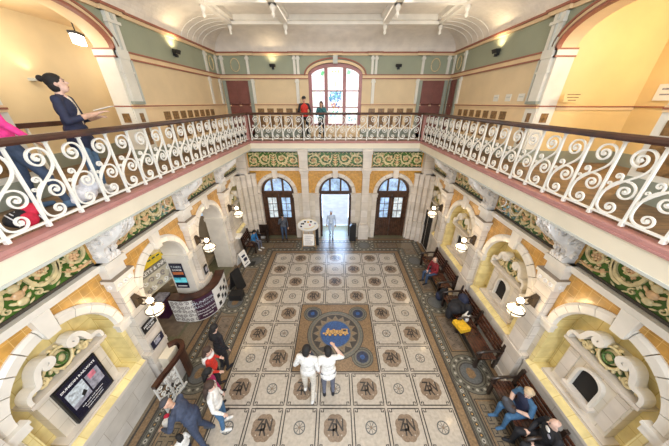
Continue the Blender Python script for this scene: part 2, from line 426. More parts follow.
# scrolling acanthus relief mirrored about the centre of a frieze panel (a 0..1.05, z 0..0.72)
def frieze(name, T, uc, hw, z0, h, seed=0, d0=.0):
    b = MB(T); F = lambda a, z, d: (a, d, z)
    b.add([(uc-hw, d0+.01, z0), (uc+hw, d0+.01, z0), (uc+hw, d0+.01, z0+h), (uc-hw, d0+.01, z0+h)], [(0, 1, 2, 3)], 'frieze_green')
    k = h/.72; rnd = random.Random(seed)
    for s in (-1, 1):
        X = lambda a, z: (uc+s*a*hw/1.05, z0+z*k)
        def rib(path, w, m, dd, tap=None): b.ribbon([X(*p) for p in path], w*k, d0-.005, d0+dd, m, F, tap)
        def leaf(a, z, th, l, m):      # a lobed leaf: three slim blades
            for q, f in ((-.55, .75), (0, 1), (.55, .75)):
                t = th+q; c = X(a+l*.5*f*math.cos(t), z+l*.5*f*math.sin(t))
                b.ell((c[0], d0+.014, c[1]), (l*.52*f*k, .022, .020*k), m, Matrix.Rotation(-math.atan2(math.sin(t), s*math.cos(t)), 3, 'Y'), 8, 4)
        tp = lambda t: .5+.6*math.sin(min(1, t*1.1)*PI*.7)
        stems = [spiral(.36, .40, .05, .235, -PI/2, 1.25, -1)+bez((.36, .165), (.2, .13), (.15, .3), (.12, .62)),
                 spiral(.82, .33, .05, .225, PI/2, 1.2, 1)+bez((.82, .555), (.70, .60), (.62, .5), (.58, .36))+bez((.58, .36), (.55, .2), (.5, .1), (.36, .11)),
                 bez((.60, .44), (.66, .64), (.82, .70), (1.03, .62), 14), bez((.56, .2), (.66, .05), (.85, .03), (1.02, .08), 14)]
        for q, st in enumerate(stems):
            rib(st, (.05, .046, .034, .034)[q], 'frieze_cream' if q < 3 else 'frieze_rose', .05, tp)
            for i in range(3 if q > 1 else 5, len(st)-1, 3):
                dx, dz = st[i+1][0]-st[i-1][0], st[i+1][1]-st[i-1][1]; th = math.atan2(dz, dx)
                for sg in (-1, 1):
                    if rnd.random() < .25: continue
                    a, z = st[i]; l = rnd.uniform(.06, .11); t = th+PI+sg*rnd.uniform(.6, 1.0)
                    ea, ez = a+l*math.cos(t), z+l*math.sin(t)
                    if .03 < ea < 1.04 and .03 < ez < .69: leaf(a, z, t, l, 'frieze_cream' if rnd.random() < .7 else 'frieze_rose')
        for cx, cz in ((.36, .40), (.82, .33)):     # rosettes
            for r, n, e in ((.075, 7, .034), (.03, 4, .026)):
                for i in range(n):
                    a = 2*PI*i/n+.4; p = X(cx+r*math.cos(a), cz+r*math.sin(a)); b.ell((p[0], d0+.03, p[1]), (e*k, .025, e*k), 'frieze_rose', seg=8, rng=4)
        for cx, cz, a0, sg in ((.985, .37, PI, 1), (.60, .63, 0, -1), (.19, .1, PI/2, 1)): rib(spiral(cx, cz, .012, .06, a0, 1.1, sg, 12), .022, 'frieze_cream', .045)
    for dz, r, m in ((.10, .07, 'frieze_cream'), (.22, .075, 'frieze_rose'), (.34, .07, 'frieze_cream'), (.46, .065, 'frieze_rose'), (.57, .05, 'frieze_cream')):    # centre mask and shell
        b.ell((uc, d0+.02, z0+dz*k), (r*1.1*k, .04, r*.9*k), m, seg=10, rng=6)
        for s in (-1, 1): b.ell((uc+s*r*1.3*k, d0+.015, z0+(dz+.03)*k), (.06*k, .025, .026*k), m, Matrix.Rotation(-s*.7, 3, 'Y'), 8, 4)
    for i in range(int(hw*12)):       # border of small leaves
        u = uc-hw+.05+i*(2*hw-.1)/(int(hw*12)-1)
        for dz, r in ((.03, .5), (.69, -.5)): b.ell((u, d0+.012, z0+dz*k), (.055, .015, .016), 'frieze_cream', Matrix.Rotation(r*(1 if i % 2 else -1), 3, 'Y'), 6, 4)
    b.box(uc-hw, uc+hw, d0, d0+.03, z0-.05, z0, 'shadow_line'); b.box(uc-hw, uc+hw, d0, d0+.03, z0+h, z0+h+.05, 'shadow_line')  # dark strips paint the shadow band along the frieze
    return b.build(name, kind='structure')

def console(name, T, u):
    b = MB(T)
    prof = [(.20, 3.82), (.26, 3.85), (.27, 3.92), (.20, 3.98), (.20, 4.06), (.28, 4.16), (.44, 4.26), (.60, 4.38), (.72, 4.50), (.78, 4.62), (.80, 4.70)]
    n = 50; rings = []
    for j in range(n+1):
        t = j/n; w = .175
        bump = .026*math.cos(t*2*PI*5)
        edge = -.05 if j in (0, n) else 0
        rings.append([(u+(t-.5)*2*(w*(.82+.18*(z-3.82)/.88)), dd+(bump+edge)*(1 if i > 3 else .3), z) for i, (dd, z) in enumerate(prof)]+[(u+(t-.5)*2*w*.9, 0, 4.70), (u+(t-.5)*2*w*.82, 0, 3.82)])
    b.loft(rings, 'console', smooth=False)
    F = lambda a, z, d: (a, d, z)
    for s in (-1, 1):       # volutes on the cheeks, leaf on the face
        for cd, cz, r in ((.53, 4.53, .12), (.12, 4.0, .075), (.30, 4.33, .10), (.17, 4.55, .10), (.38, 4.62, .06), (.13, 4.22, .07), (.68, 4.62, .06)):
            b.ribbon(spiral(cd, cz, .012, r, PI/2, 1.4, 1, 20), .024, 0, 1, 'console', lambda a, z, d: (u+s*(.14+.075*d), a, z))
    def face(a, t, d):      # relief on the curved front: a across, t along the profile from the foot
        t = min(max(t, 0), len(prof)-1.001); i = int(t); f = t-i; dd = prof[i][0]+(prof[i+1][0]-prof[i][0])*f; z = prof[i][1]+(prof[i+1][1]-prof[i][1])*f
        return (u+a, dd+d, z+d*.3)
    for s in (-1, 1):
        for ca, ct, r in ((.085, 8.2, .075), (.07, 6.4, .06), (.06, 4.8, .05)):
            pts = [(ca*s+x*s, ct+y*11) for x, y in spiral(0, 0, .01, r, PI/2, 1.5, 1, 18)]
            rings = [[face(x-.011, t, .0), face(x-.011, t, .065), face(x+.011, t, .065), face(x+.011, t, .0)] for x, t in pts]; b.loft(rings, 'console')
        for a0 in (.02, .14): b.loft([[face(s*(a0+.02*math.sin(t*1.3))+o, t, dd) for o, dd in ((-.012, 0), (-.012, .045), (.012, .045), (.012, 0))] for t in [3+.5*i for i in range(14)]], 'console')
    for i in range(3): b.ell((u+(i-1)*.1, .27, 3.95), (.04, .03, .04), 'console', seg=8, rng=5)
    return b.build(name, kind='structure')

def pilaster(name, T, u):
    b = MB(T)
    b.box(u-.29, u+.29, 0, .22, 0, .16, 'marble'); b.box(u-.26, u+.26, 0, .19, .16, 1.08, 'marble'); b.box(u-.29, u+.29, 0, .22, 1.08, 1.2, 'marble')
    b.box(u-.19, u+.19, 0, .20, 1.2, 3.12, 'marble')
    for z in (1.78, 2.36, 2.8): b.box(u-.192, u+.192, 0, .202, z, z+.008, 'joint')
    b.box(u-.205, u+.205, 0, .215, 3.12, 3.17, 'marble')
    b.prism([(0, 3.17), (.205, 3.17), (.245, 3.38), (0, 3.38)], lambda d, z: (u-.23, d, z), lambda d, z: (u+.23, d, z), 'white_block')
    b.box(u-.26, u+.26, 0, .27, 3.38, 3.45, 'white_block')
    b.box(u-.263, u+.263, 0, .273, 3.45, 3.462, 'joint')
    b.box(u-.20, u+.20, 0, .17, 3.46, 3.68, 'white_block'); b.box(u-.24, u+.24, 0, .24, 3.68, 3.82, 'white_block')
    for du in (-.16, 0, .16):
        for i in range(5):
            a = 2*PI*i/5; b.ell((u+du*.85+.032*math.cos(a), .225, 3.28+.035*math.sin(a)), (.022, .035, .022), 'console', seg=8, rng=4)
    for s in (-1, 1):
        for i in range(5):
            a = 2*PI*i/5; b.ell((u+s*.23, .10+.03*math.cos(a), 3.28+.035*math.sin(a)), (.03, .022, .022), 'console', seg=8, rng=4)
    return b.build(name, kind='structure')

def niche_back(b, uc, d=-.34, r=RI):
    A = arc(uc, ZS, r, 28); P = [(uc-r, 1.2)]+A+[(uc+r, 1.2)]
    b.add([(p[0], d, p[1]) for p in P], [tuple(range(len(P)))], 'yellow_tile')
def aedicule(T, uc, window, n):
    b = MB(T); D0 = -.34
    b.box(uc-.57, uc+.57, D0, -.16, 1.26, 2.3, 'stone'); b.box(uc-.68, uc+.68, D0, -.03, 1.2, 1.27, 'marble')
    b.box(uc-.62, uc+.62, D0, -.08, 2.28, 2.34, 'marble'); b.box(uc-.66, uc+.66, D0, -.03, 2.34, 2.4, 'marble')
    o = b.build('trim_%d' % n, kind='structure')
    F = lambda a, z, d: (a, d, z)
    for s in (-1, 1):
        p = MB(T)
        path = [(uc+s*a, z) for a, z in [(.62, 2.42)]+bez((.62, 2.42), (.64, 2.60), (.54, 2.62), (.48, 2.60), 8)+bez((.48, 2.60), (.38, 2.58), (.44, 2.86), (.24, 2.90), 10)+[(q[0], q[1]) for q in reversed(spiral(.22, 2.80, .02, .10, PI/2, 1.1, -1, 16))]]
        p.ribbon(path, .078, -.22, -.03, 'white_block', F, lambda t: .7+.5*math.sin(t*PI))
        p.build('scroll', o)
    c = MB(T)
    A = [(uc-.55, 2.41), (uc+.55, 2.41), (uc+.42, 2.6), (uc+.3, 2.80), (uc, 2.84), (uc-.3, 2.80), (uc-.42, 2.6)]
    c.add([(a, -.199, z) for a, z in A], [tuple(range(7))], 'frieze_green'); c.prism([(uc+(a-uc)*.97, z) for a, z in A], lambda a, z: (a, D0, z), lambda a, z: (a, -.201, z), 'white_block')
    rim = lambda t: (uc+.17*math.cos(t), 2.66+.2*math.sin(t))
    c.tube([(rim(2*PI*i/24)[0], -.12, rim(2*PI*i/24)[1]) for i in range(25)], .026, 'frieze_cream', 8)
    for i in range(14):
        a = 2*PI*i/14; p_ = (uc+.21*math.cos(a), 2.66+.235*math.sin(a)); c.ell((p_[0], -.15, p_[1]), (.05, .03, .028), 'frieze_cream', Matrix.Rotation(-a-.6, 3, 'Y'), 8, 4)
    c.ell((uc, -.16, 2.66), (.12, .05, .15), 'frieze_cream', seg=12, rng=8)
    c.tube([(uc+.075*math.cos(2*PI*i/16), -.1, 2.66+.1*math.sin(2*PI*i/16)) for i in range(17)], .022, 'frieze_green', 6)
    for s in (-1, 1):
        c.ribbon([(uc+s*a, z) for a, z in spiral(.36, 2.51, .015, .09, PI/2, 1.4, -1)+bez((.36, 2.60), (.25, 2.62), (.2, 2.75), (.15, 2.84))], .045, -.2, -.12, 'frieze_cream', F)
        for i in range(5): c.ell((uc+s*(.25+.06*i), -.16, 2.46+.03*(i % 2)), (.045, .03, .035), 'frieze_cream', seg=8, rng=4)
    c.build('cartouche', o)
    if window:
        w = MB(T); zc, r = 1.93, .19
        A = arc(uc, zc, r, 16); P = [(uc-r, 1.52)]+A+[(uc+r, 1.52)]
        w.add([(a, -.155, z) for a, z in P], [tuple(range(len(P)))], 'void')  # flat black sheet, the hole's darkness put into its colour
        Q = [(uc-r-.05, 1.52)]+arc(uc, zc, r+.05, 16)+[(uc+r+.05, 1.52)]
        for i in range(len(P)-1):
            w.loft([[(P[k][0], -.16, P[k][1]), (P[k][0], -.08, P[k][1]), (Q[k][0], -.08, Q[k][1]), (Q[k][0], -.16, Q[k][1])] for k in (i, i+1)], 'white_block')
        w.box(uc-r-.1, uc+r+.1, -.16, -.02, 1.46, 1.53, 'marble')
        for s in (-1, 1): w.box(uc+s*.44-.1, uc+s*.44+.1, -.16, -.145, 1.38, 2.2, 'marble')
        w.build('ticket_window', o)
    return o

trim = 1
def next_trim():
    global trim
    trim += 1; return 'trim_%d' % trim
for side, T in (('right', TR), ('left', TL)):
    w = MB(T)
    for i, uc in enumerate(BY):
        u0, u1 = uc-1.2875, uc+1.2875
        if i == 4: u1 = YW
        opening = side == 'left' and i in (2, 3)
        if opening:
            arch_wall(w, u0, u1, uc, RI, 0, ZS, 4.75, 'stone', 'orange_tile', back=-.65, mi='white_block')
            for s in (-1, 1):      # pier backs seen through the openings
                a, c = sorted((uc+s*(RI+.012), uc+s*1.2875)); w.box(a, c, -.65, -.02, 0, ZS, 'stone_x')
                a, c = sorted((uc+s*(RI-.05), uc+s*1.2)); w.box(a, c, -.67, 0, ZS-.12, ZS, 'white_block')
        else:
            arch_wall(w, u0, u1, uc, RI, 1.2, ZS, 4.75, 'stone', 'orange_tile'); niche_back(w, uc)
            ua = max(u0+.28, -3); w.box(u0+.30, u1-.30 if i < 4 else YW, 0, .06, 0, 1.02, 'dado_stone'); w.box(u0+.30, u1-.30 if i < 4 else YW, 0, .10, 1.02, 1.10, 'marble')
            w.prism([(0, 1.10), (.10, 1.10), (.0, 1.2)], lambda d, z: (uc-.95, d, z), lambda d, z: (uc+.95, d, z), 'yellow_tile')
        archivolt(w, uc, ZS, RI, RO, 'white_block'); impost(w, uc, ZS, RI, 'white_block', 0 if opening else 1.2)
        w.box(u0, u1, 0, .10, 3.68, 3.75, 'white_block'); w.box(u0, u1, 0, .13, 3.75, 3.82, 'white_block')
    w.box(-3, BY[0]-1.28, -.3, 0, 0, 4.75, 'stone')
    struct('wall_'+side, w)
    for i, uc in enumerate(BY):
        frieze(next_trim(), T, uc, 1.08 if i < 4 else .98, 3.88, .72, i)
        if not (side == 'left' and i in (2, 3)): aedicule(T, uc, side == 'right' and i < 4, int(next_trim().split('_')[1]))
    for u in PY:
        pilaster(next_trim(), T, u); console(next_trim(), T, u)

# far wall
w = MB(TF); FA = (-2.92, 0, 2.92)
for uc, u0, u1 in ((-2.92, -4.7, -1.46), (0, -1.46, 1.46), (2.92, 1.46, 4.7)):
    arch_wall(w, u0, u1, uc, .82, 0, 2.57, 4.75, 'stone_x', 'orange_tile_x', back=-.35, mi='marble')
    archivolt(w, uc, 2.57, .82, 1.02, 'marble', 9, .06, 3.72, .13); impost(w, uc, 2.57, .82, 'marble', 0)
w.box(-4.7, 4.7, 0, .09, 3.72, 3.86, 'marble'); w.box(-4.7, 4.7, 0, .12, 4.62, 4.75, 'grey_paint')
struct('wall_far', w)
for u, hw in ((-2.92, 1.16), (0, 1.3), (2.92, 1.16)): frieze(next_trim(), TF, u, hw, 3.9, .66, 9)
for s in (-1, 1):
    b = MB(TF); u = s*1.49
    b.box(u-.27, u+.27, 0, .26, 0, .75, 'marble'); b.box(u-.23, u+.23, 0, .24, .75, .9, 'marble'); b.box(u-.17, u+.17, 0, .14, .9, 3.6, 'marble')
    b.box(u-.2, u+.2, 0, .2, 3.6, 3.7, 'marble'); b.box(u-.23, u+.23, 0, .24, 3.72, 3.86, 'marble'); b.box(u-.2, u+.2, 0, .2, 3.86, 4.5, 'marble'); b.box(u-.23, u+.23, 0, .24, 4.5, 4.72, 'marble')
    struct(next_trim(), b)
    b = MB(TF)      # stepped clustered shafts in the corner
    for k, (ua, ub, dd) in enumerate(((3.86, 4.04, .12), (4.06, 4.24, .26), (4.26, 4.44, .42), (4.46, 4.65, .60))):
        a, c = sorted((s*ua, s*ub)); b.box(a, c, 0, dd, 1.1, 3.6, 'marble'); a, c = sorted((s*(ua-.03), s*(ub+.01))); b.box(a, c, 0, dd+.05, 0, 1.1, 'marble'); b.box(a, c, 0, dd+.05, 3.5, 3.6, 'marble')
    a, c = sorted((s*4.14, s*4.65)); b.box(a, c, 0, .34, 3.6, 3.86, 'marble'); b.box(a, c, 0, .28, 3.86, 4.72, 'marble')
    struct(next_trim(), b)

# entrance doors: two closed leaves each side, the middle one open to daylight
def glass_mat(name, col, st, scale):
    m = mat(name, col, .2, .25, scale, emit=col, estr=st)
    nt = m.node_tree; b = nt.nodes['Principled BSDF']; r = next(n for n in nt.nodes if n.type == 'VALTORGB')
    nt.links.new(r.outputs['Color'], b.inputs['Emission Color']); return m
M['door_glass'] = glass_mat('door_glass', (.36, .52, .74), .75, 6)
M['door_glass_pale'] = glass_mat('door_glass_pale', (.55, .62, .66), .75, 5)
for k, uc in enumerate(FA):
    b = MB(TF); A = arc(uc, 2.57, .82, 24); I = arc(uc, 2.57, .70, 24); e = -.2
    for i in range(24): b.loft([[(A[j][0], e-.06, A[j][1]), (A[j][0], e+.05, A[j][1]), (I[j][0], e+.05, I[j][1]), (I[j][0], e-.06, I[j][1])] for j in (i, i+1)], 'door_wood')
    b.box(uc-.82, uc+.82, e-.06, e+.07, 2.45, 2.62, 'door_wood')
    for s in (-1, 1):
        a, c = sorted((uc+s*.70, uc+s*.82)); b.box(a, c, e-.06, e+.06, 0, 2.5, 'door_wood')
        b.box(uc+s*.27-.045, uc+s*.27+.045, e-.05, e+.05, 2.6, 3.24, 'door_wood')
    o = b.build('door_%d' % (k+1), kind='structure')
    g = MB(TF); P = [(uc-.70, 2.6)]+I+[(uc+.70, 2.6)]
    g.add([(p[0], e-.01, p[1]) for p in P], [tuple(range(len(P)))], 'door_glass'); g.build('fanlight_pane', o)
    if k == 1: continue
    for s in (-1, 1):
        lf = MB(TF); a, c = sorted((uc+s*.006, uc+s*.70))
        lf.box(a, c, e-.04, e+.02, 0, 1.12, 'door_wood'); lf.box(a, c, e-.04, e+.02, 2.25, 2.46, 'door_wood')
        m0 = uc+s*.353
        for q in (-1, 1): lf.box(m0+q*.285-.063, m0+q*.285+.063, e-.04, e+.02, 1.1, 2.3, 'door_wood')
        for j in range(6): lf.box(a+.05+j*.1, a+.13+j*.1, e+.02, e+.035, .25, 1.02, 'door_wood')
        lf.box(a+.02, c-.02, e+.02, e+.04, .06, .2, 'door_wood')
        L = lf.build('door_leaf', o)
        g = MB(TF); g.box(m0-.225, m0+.225, e-.02, e-.01, 1.1, 2.28, 'door_glass' if (k == 0) == (s > 0) else 'door_glass_pale'); g.build('pane', L)
        for z in (1.5, 1.9):
            g = MB(TF); g.box(m0-.225, m0+.225, e-.012, e+.012, z-.012, z+.012, 'door_wood'); g.build('glazing_bar', L)
        g = MB(TF); g.box(m0-.012, m0+.012, e-.012, e+.012, 1.1, 2.28, 'door_wood'); g.build('glazing_bar', L)
        hd = MB(TF); hd.tube([(uc+s*.07, e+.02, 1.0), (uc+s*.07, e+.08, 1.02), (uc+s*.07, e+.08, 1.28), (uc+s*.07, e+.02, 1.3)], .014, 'lamp_metal'); hd.build('handle', L)
# the open leaves of the middle door fold back outside; paving beyond
b = MB(); b.box(-9, 9, YW+.3, YW+26, -.3, -.02, 'paving'); struct('pavement', b)
b = MB()
for s in (-1, 1): b.box(s*.74-.03, s*.74+.03, YW+.25, YW+.9, 0, 2.45, 'door_wood')
struct('door_4', b)
# dark doors low in the last bay on the right, and a wooden one on the left
b = MB(TR)
b.box(9.72, 10.9, -.02, .12, 0, 2.02, 'marble')
for ua, ub in ((9.80, 10.26), (10.34, 10.80)): b.box(ua, ub, .1, .135, .06, 1.94, 'void')
struct('door_5', b)
# ================================================================= BALCONY
Y0 = -3.0
b = MB()
for s in (-1, 1):
    a, c = sorted((s*XR, s*(XR+.22))); b.box(a, c, Y0, YR+.2, 4.70, 4.98, 'cream_paint')
    a, c = sorted((s*(XR-.02), s*(XR+.2))); b.box(a, c, Y0, YR+.2, 4.98, 5.01, 'mauve_paint')
    a, c = sorted((s*(XR+.0), s*(XR+.25))); b.box(a, c, Y0, YR+.2, 5.0, 5.065, 'mauve_paint')
    a, c = sorted((s*(XR-.015), s*(XR+.15))); b.box(a, c, Y0, YR+.2, 4.68, 4.72, 'grey_paint')
    a, c = sorted((s*(XR+.03), s*(XW+.02))); b.box(a, c, Y0, YR+.2, 4.72, 4.78, 'cream_paint')
b.box(-XR, XR, YR, YR+.22, 4.72, 4.98, 'cream_paint'); b.box(-XR, XR, YR-.02, YR+.2, 4.98, 5.01, 'mauve_paint'); b.box(-XR, XR, YR, YR+.25, 5.0, 5.065, 'mauve_paint')
b.box(-XR, XR, YR-.015, YR+.2, 4.66, 4.72, 'grey_paint')
struct('trim_1', b)
b = MB()
for s in (-1, 1):
    a, c = sorted((s*(XR+.2), s*9.2)); b.box(a, c, Y0, YG+.2, 4.78, ZF, 'gal_wood')
b.box(-XR-.2, XR+.2, YR+.2, YG+.2, 4.78, ZF, 'gal_wood')
struct('gallery_floor', b)

PW = .462; ZB = 5.15; PH = .995
def scroll_mesh():
    b = MB(); F = lambda u, v, d: (u, d, v); W = .024; dd = (-.014, .014)
    def rib(p, w=W, q=1.0): b.ribbon(p, w, dd[0]*q, dd[1]*q, 'iron_white', F)
    rib(spiral(.275, .80, .014, .125, PI/2, 1.75, -1, 44)+bez((.275, .925), (.37, .945), (.462, .86), (.425, .71), 10)+bez((.425, .71), (.385, .57), (.14, .50), (.03, .27), 12))
    rib(spiral(.295, .375, .014, .132, PI*.56, 1.8, 1, 44)+bez((.27, .505), (.15, .52), (.055, .39), (.036, .22), 12)+bez((.036, .22), (.02, .06), (.10, .025), (.21, .034), 10)+list(reversed(spiral(.212, .122, .012, .088, PI*1.5, 1.5, -1, 30)))[1:], W, .82)
    rib(spiral(.135, .545, .008, .052, -.5, 1.3, -1, 22)+bez((.18, .52), (.19, .50), (.18, .48), (.13, .43), 6), .020, .7)
    rib(spiral(.062, .43, .006, .032, -.6, 1.1, -1, 16)+bez((.088, .412), (.09, .40), (.08, .38), (.055, .35), 4), .017, .6)
    for u, v in ((.275, .80), (.295, .375), (.212, .122)): b.ell((u, 0, v), (.02, .017, .02), 'iron_white', seg=8, rng=6)
    return b.mesh('scroll')
def bar_mesh():
    b = MB(); b.box(-.015, .015, -.016, .016, 0, PH, 'iron_white'); b.box(-.022, .022, -.026, .026, -.06, .01, 'iron_white'); b.box(-.024, .024, -.026, .026, PH-.02, PH, 'iron_white')
    return b.mesh('upright')
SCR, BAR = scroll_mesh(), bar_mesh()
def railing(label, origin, ang, n, rail_len, skip=None):
    t = thing('balcony_railing', label, 'railing', (0, 0, 0))
    R = Matrix.Translation(origin) @ Matrix.Rotation(ang, 4, 'Z')
    def put(nm, me, u):
        o = bpy.data.objects.new(nm, me); C.objects.link(o); o.matrix_world = R @ Matrix.Translation((u, 0, ZB)); o.parent = t; return o
    for i in range(n+1):
        if i != skip: put('upright', BAR, i*PW)
        if i < n: put('scroll_panel', SCR, i*PW)
    def bx(nm, *a):
        b = MB(lambda u, d, z: tuple(R @ Vector((u, d, z)))); b.box(*a); return b.build(nm, t)
    b = MB(lambda u, d, z: tuple(R @ Vector((u, d, z))))
    prof = [(-.07, 6.145), (-.08, 6.175), (-.07, 6.21), (-.03, 6.235), (.03, 6.235), (.07, 6.21), (.08, 6.175), (.07, 6.145)]
    b.loft([[(u, d, z) for d, z in prof] for u in (-.05, rail_len+.05)], 'dark_wood'); b.build('handrail', t)
    bx('bottom_bar', 0, rail_len, -.022, .022, ZB-.005, ZB+.022, 'iron_white')
    return t
NF = 16; LF = 2*XR-.16
PWs = PW
PW = LF/NF
railing('far white scroll railing with dark wood handrail under the arched stained glass window', (-XR+.08, YR+.08, 0), 0, NF, LF)
PW = PWs; NS = 29; LS = NS*PW
railing('white scroll railing with dark wood handrail in front of the woman in navy cardigan', (-XR-.08, YR+.06-LS, 0), PI/2, NS, LS, NS)
railing('white scroll railing with dark wood handrail before the bright yellow alcove', (XR+.08, YR+.06, 0), -PI/2, NS, LS, 0)
for s, l in ((-1, 'mauve corner post joining the far railing to the railing by the woman in navy'), (1, 'mauve corner post joining the far railing to the railing before the yellow alcove')):
    b = MB(); x = s*(XR+.08); b.box(x-.06, x+.06, YR+.02, YR+.14, 5.09, 6.13, 'mauve_paint'); b.box(x-.08, x+.08, YR, YR+.16, 5.09, 5.2, 'mauve_paint'); b.build('corner_post', None, l, 'post', 'mauve balcony corner posts')

# ================================================================= GALLERY WALLS
def GR(u, d, z): return (XG-d, u, z)
def GL(u, d, z): return (-XG+d, u, z)
def GF(u, d, z): return (u, YG-d, z)
ZD, ZR1, ZR2, ZC = 6.54, 7.56, 7.74, 8.43
def wall_bands(b, ua, ub, wallm='gal_wall', dado=True, th=.02):
    if dado:
        b.box(ua, ub, -.3, .05, ZF, 5.46, 'skirt_green'); b.box(ua, ub, -.3, .03, 5.46, ZD-.06, 'gal_band' if wallm != 'gal_white' else 'gal_white')
        b.box(ua, ub, -.3, .055, ZD-.07, ZD-.03, 'gal_band'); b.box(ua, ub, -.3, .07, ZD-.03, ZD, 'gal_red'); b.box(ua, ub, -.3, .05, ZD, ZD+.03, 'gal_band')
    b.box(ua, ub, -.3, 0, ZD, ZR1, wallm)
    b.box(ua, ub, -.3, .05, ZR1, ZR1+.035, 'gal_red'); b.box(ua, ub, -.3, .03, ZR1+.035, ZR2-.035, 'gal_band'); b.box(ua, ub, -.3, .06, ZR2-.035, ZR2, 'gal_red')
    b.box(ua, ub, -.3, 0, ZR2, ZC, 'gal_green')
def squares(b, ua, ub, st=.45):
    n = max(1, round((ub-ua)/st)); w = (ub-ua)/n
    for i in range(n):
        u = ua+(i+.5)*w
        b.box(u-.15, u+.15, .03, .04, 6.14, 6.37, 'gal_brown'); b.box(u-.15, u+.15, .03, .04, 5.56, 6.04, 'gal_brown')
def cornice(b, ua, ub, jogs=()):
    b.box(ua, ub, -.3, .07, ZC, ZC+.08, 'gal_band'); b.box(ua, ub, -.3, .12, ZC+.08, ZC+.13, 'gal_red')
    for u in jogs: b.box(u-.3, u+.3, -.3, .13, ZC, ZC+.08, 'gal_band'); b.box(u-.34, u+.34, -.3, .18, ZC+.08, ZC+.13, 'gal_red')
def strip(b, u, z0, z1, w=.13): b.box(u-w/2, u+w/2, 0, .06, z0, z1, 'gal_white'); b.box(u-w/2-.03, u+w/2+.03, 0, .08, z1-.14, z1-.06, 'gal_white')
def oval(b, u, z, ru=.19, rz=.24):
    b.tube([tuple((u+ru*math.cos(t), .02, z+rz*math.sin(t))) for t in [2*PI*i/28 for i in range(29)]], .022, 'gold_line', 6)

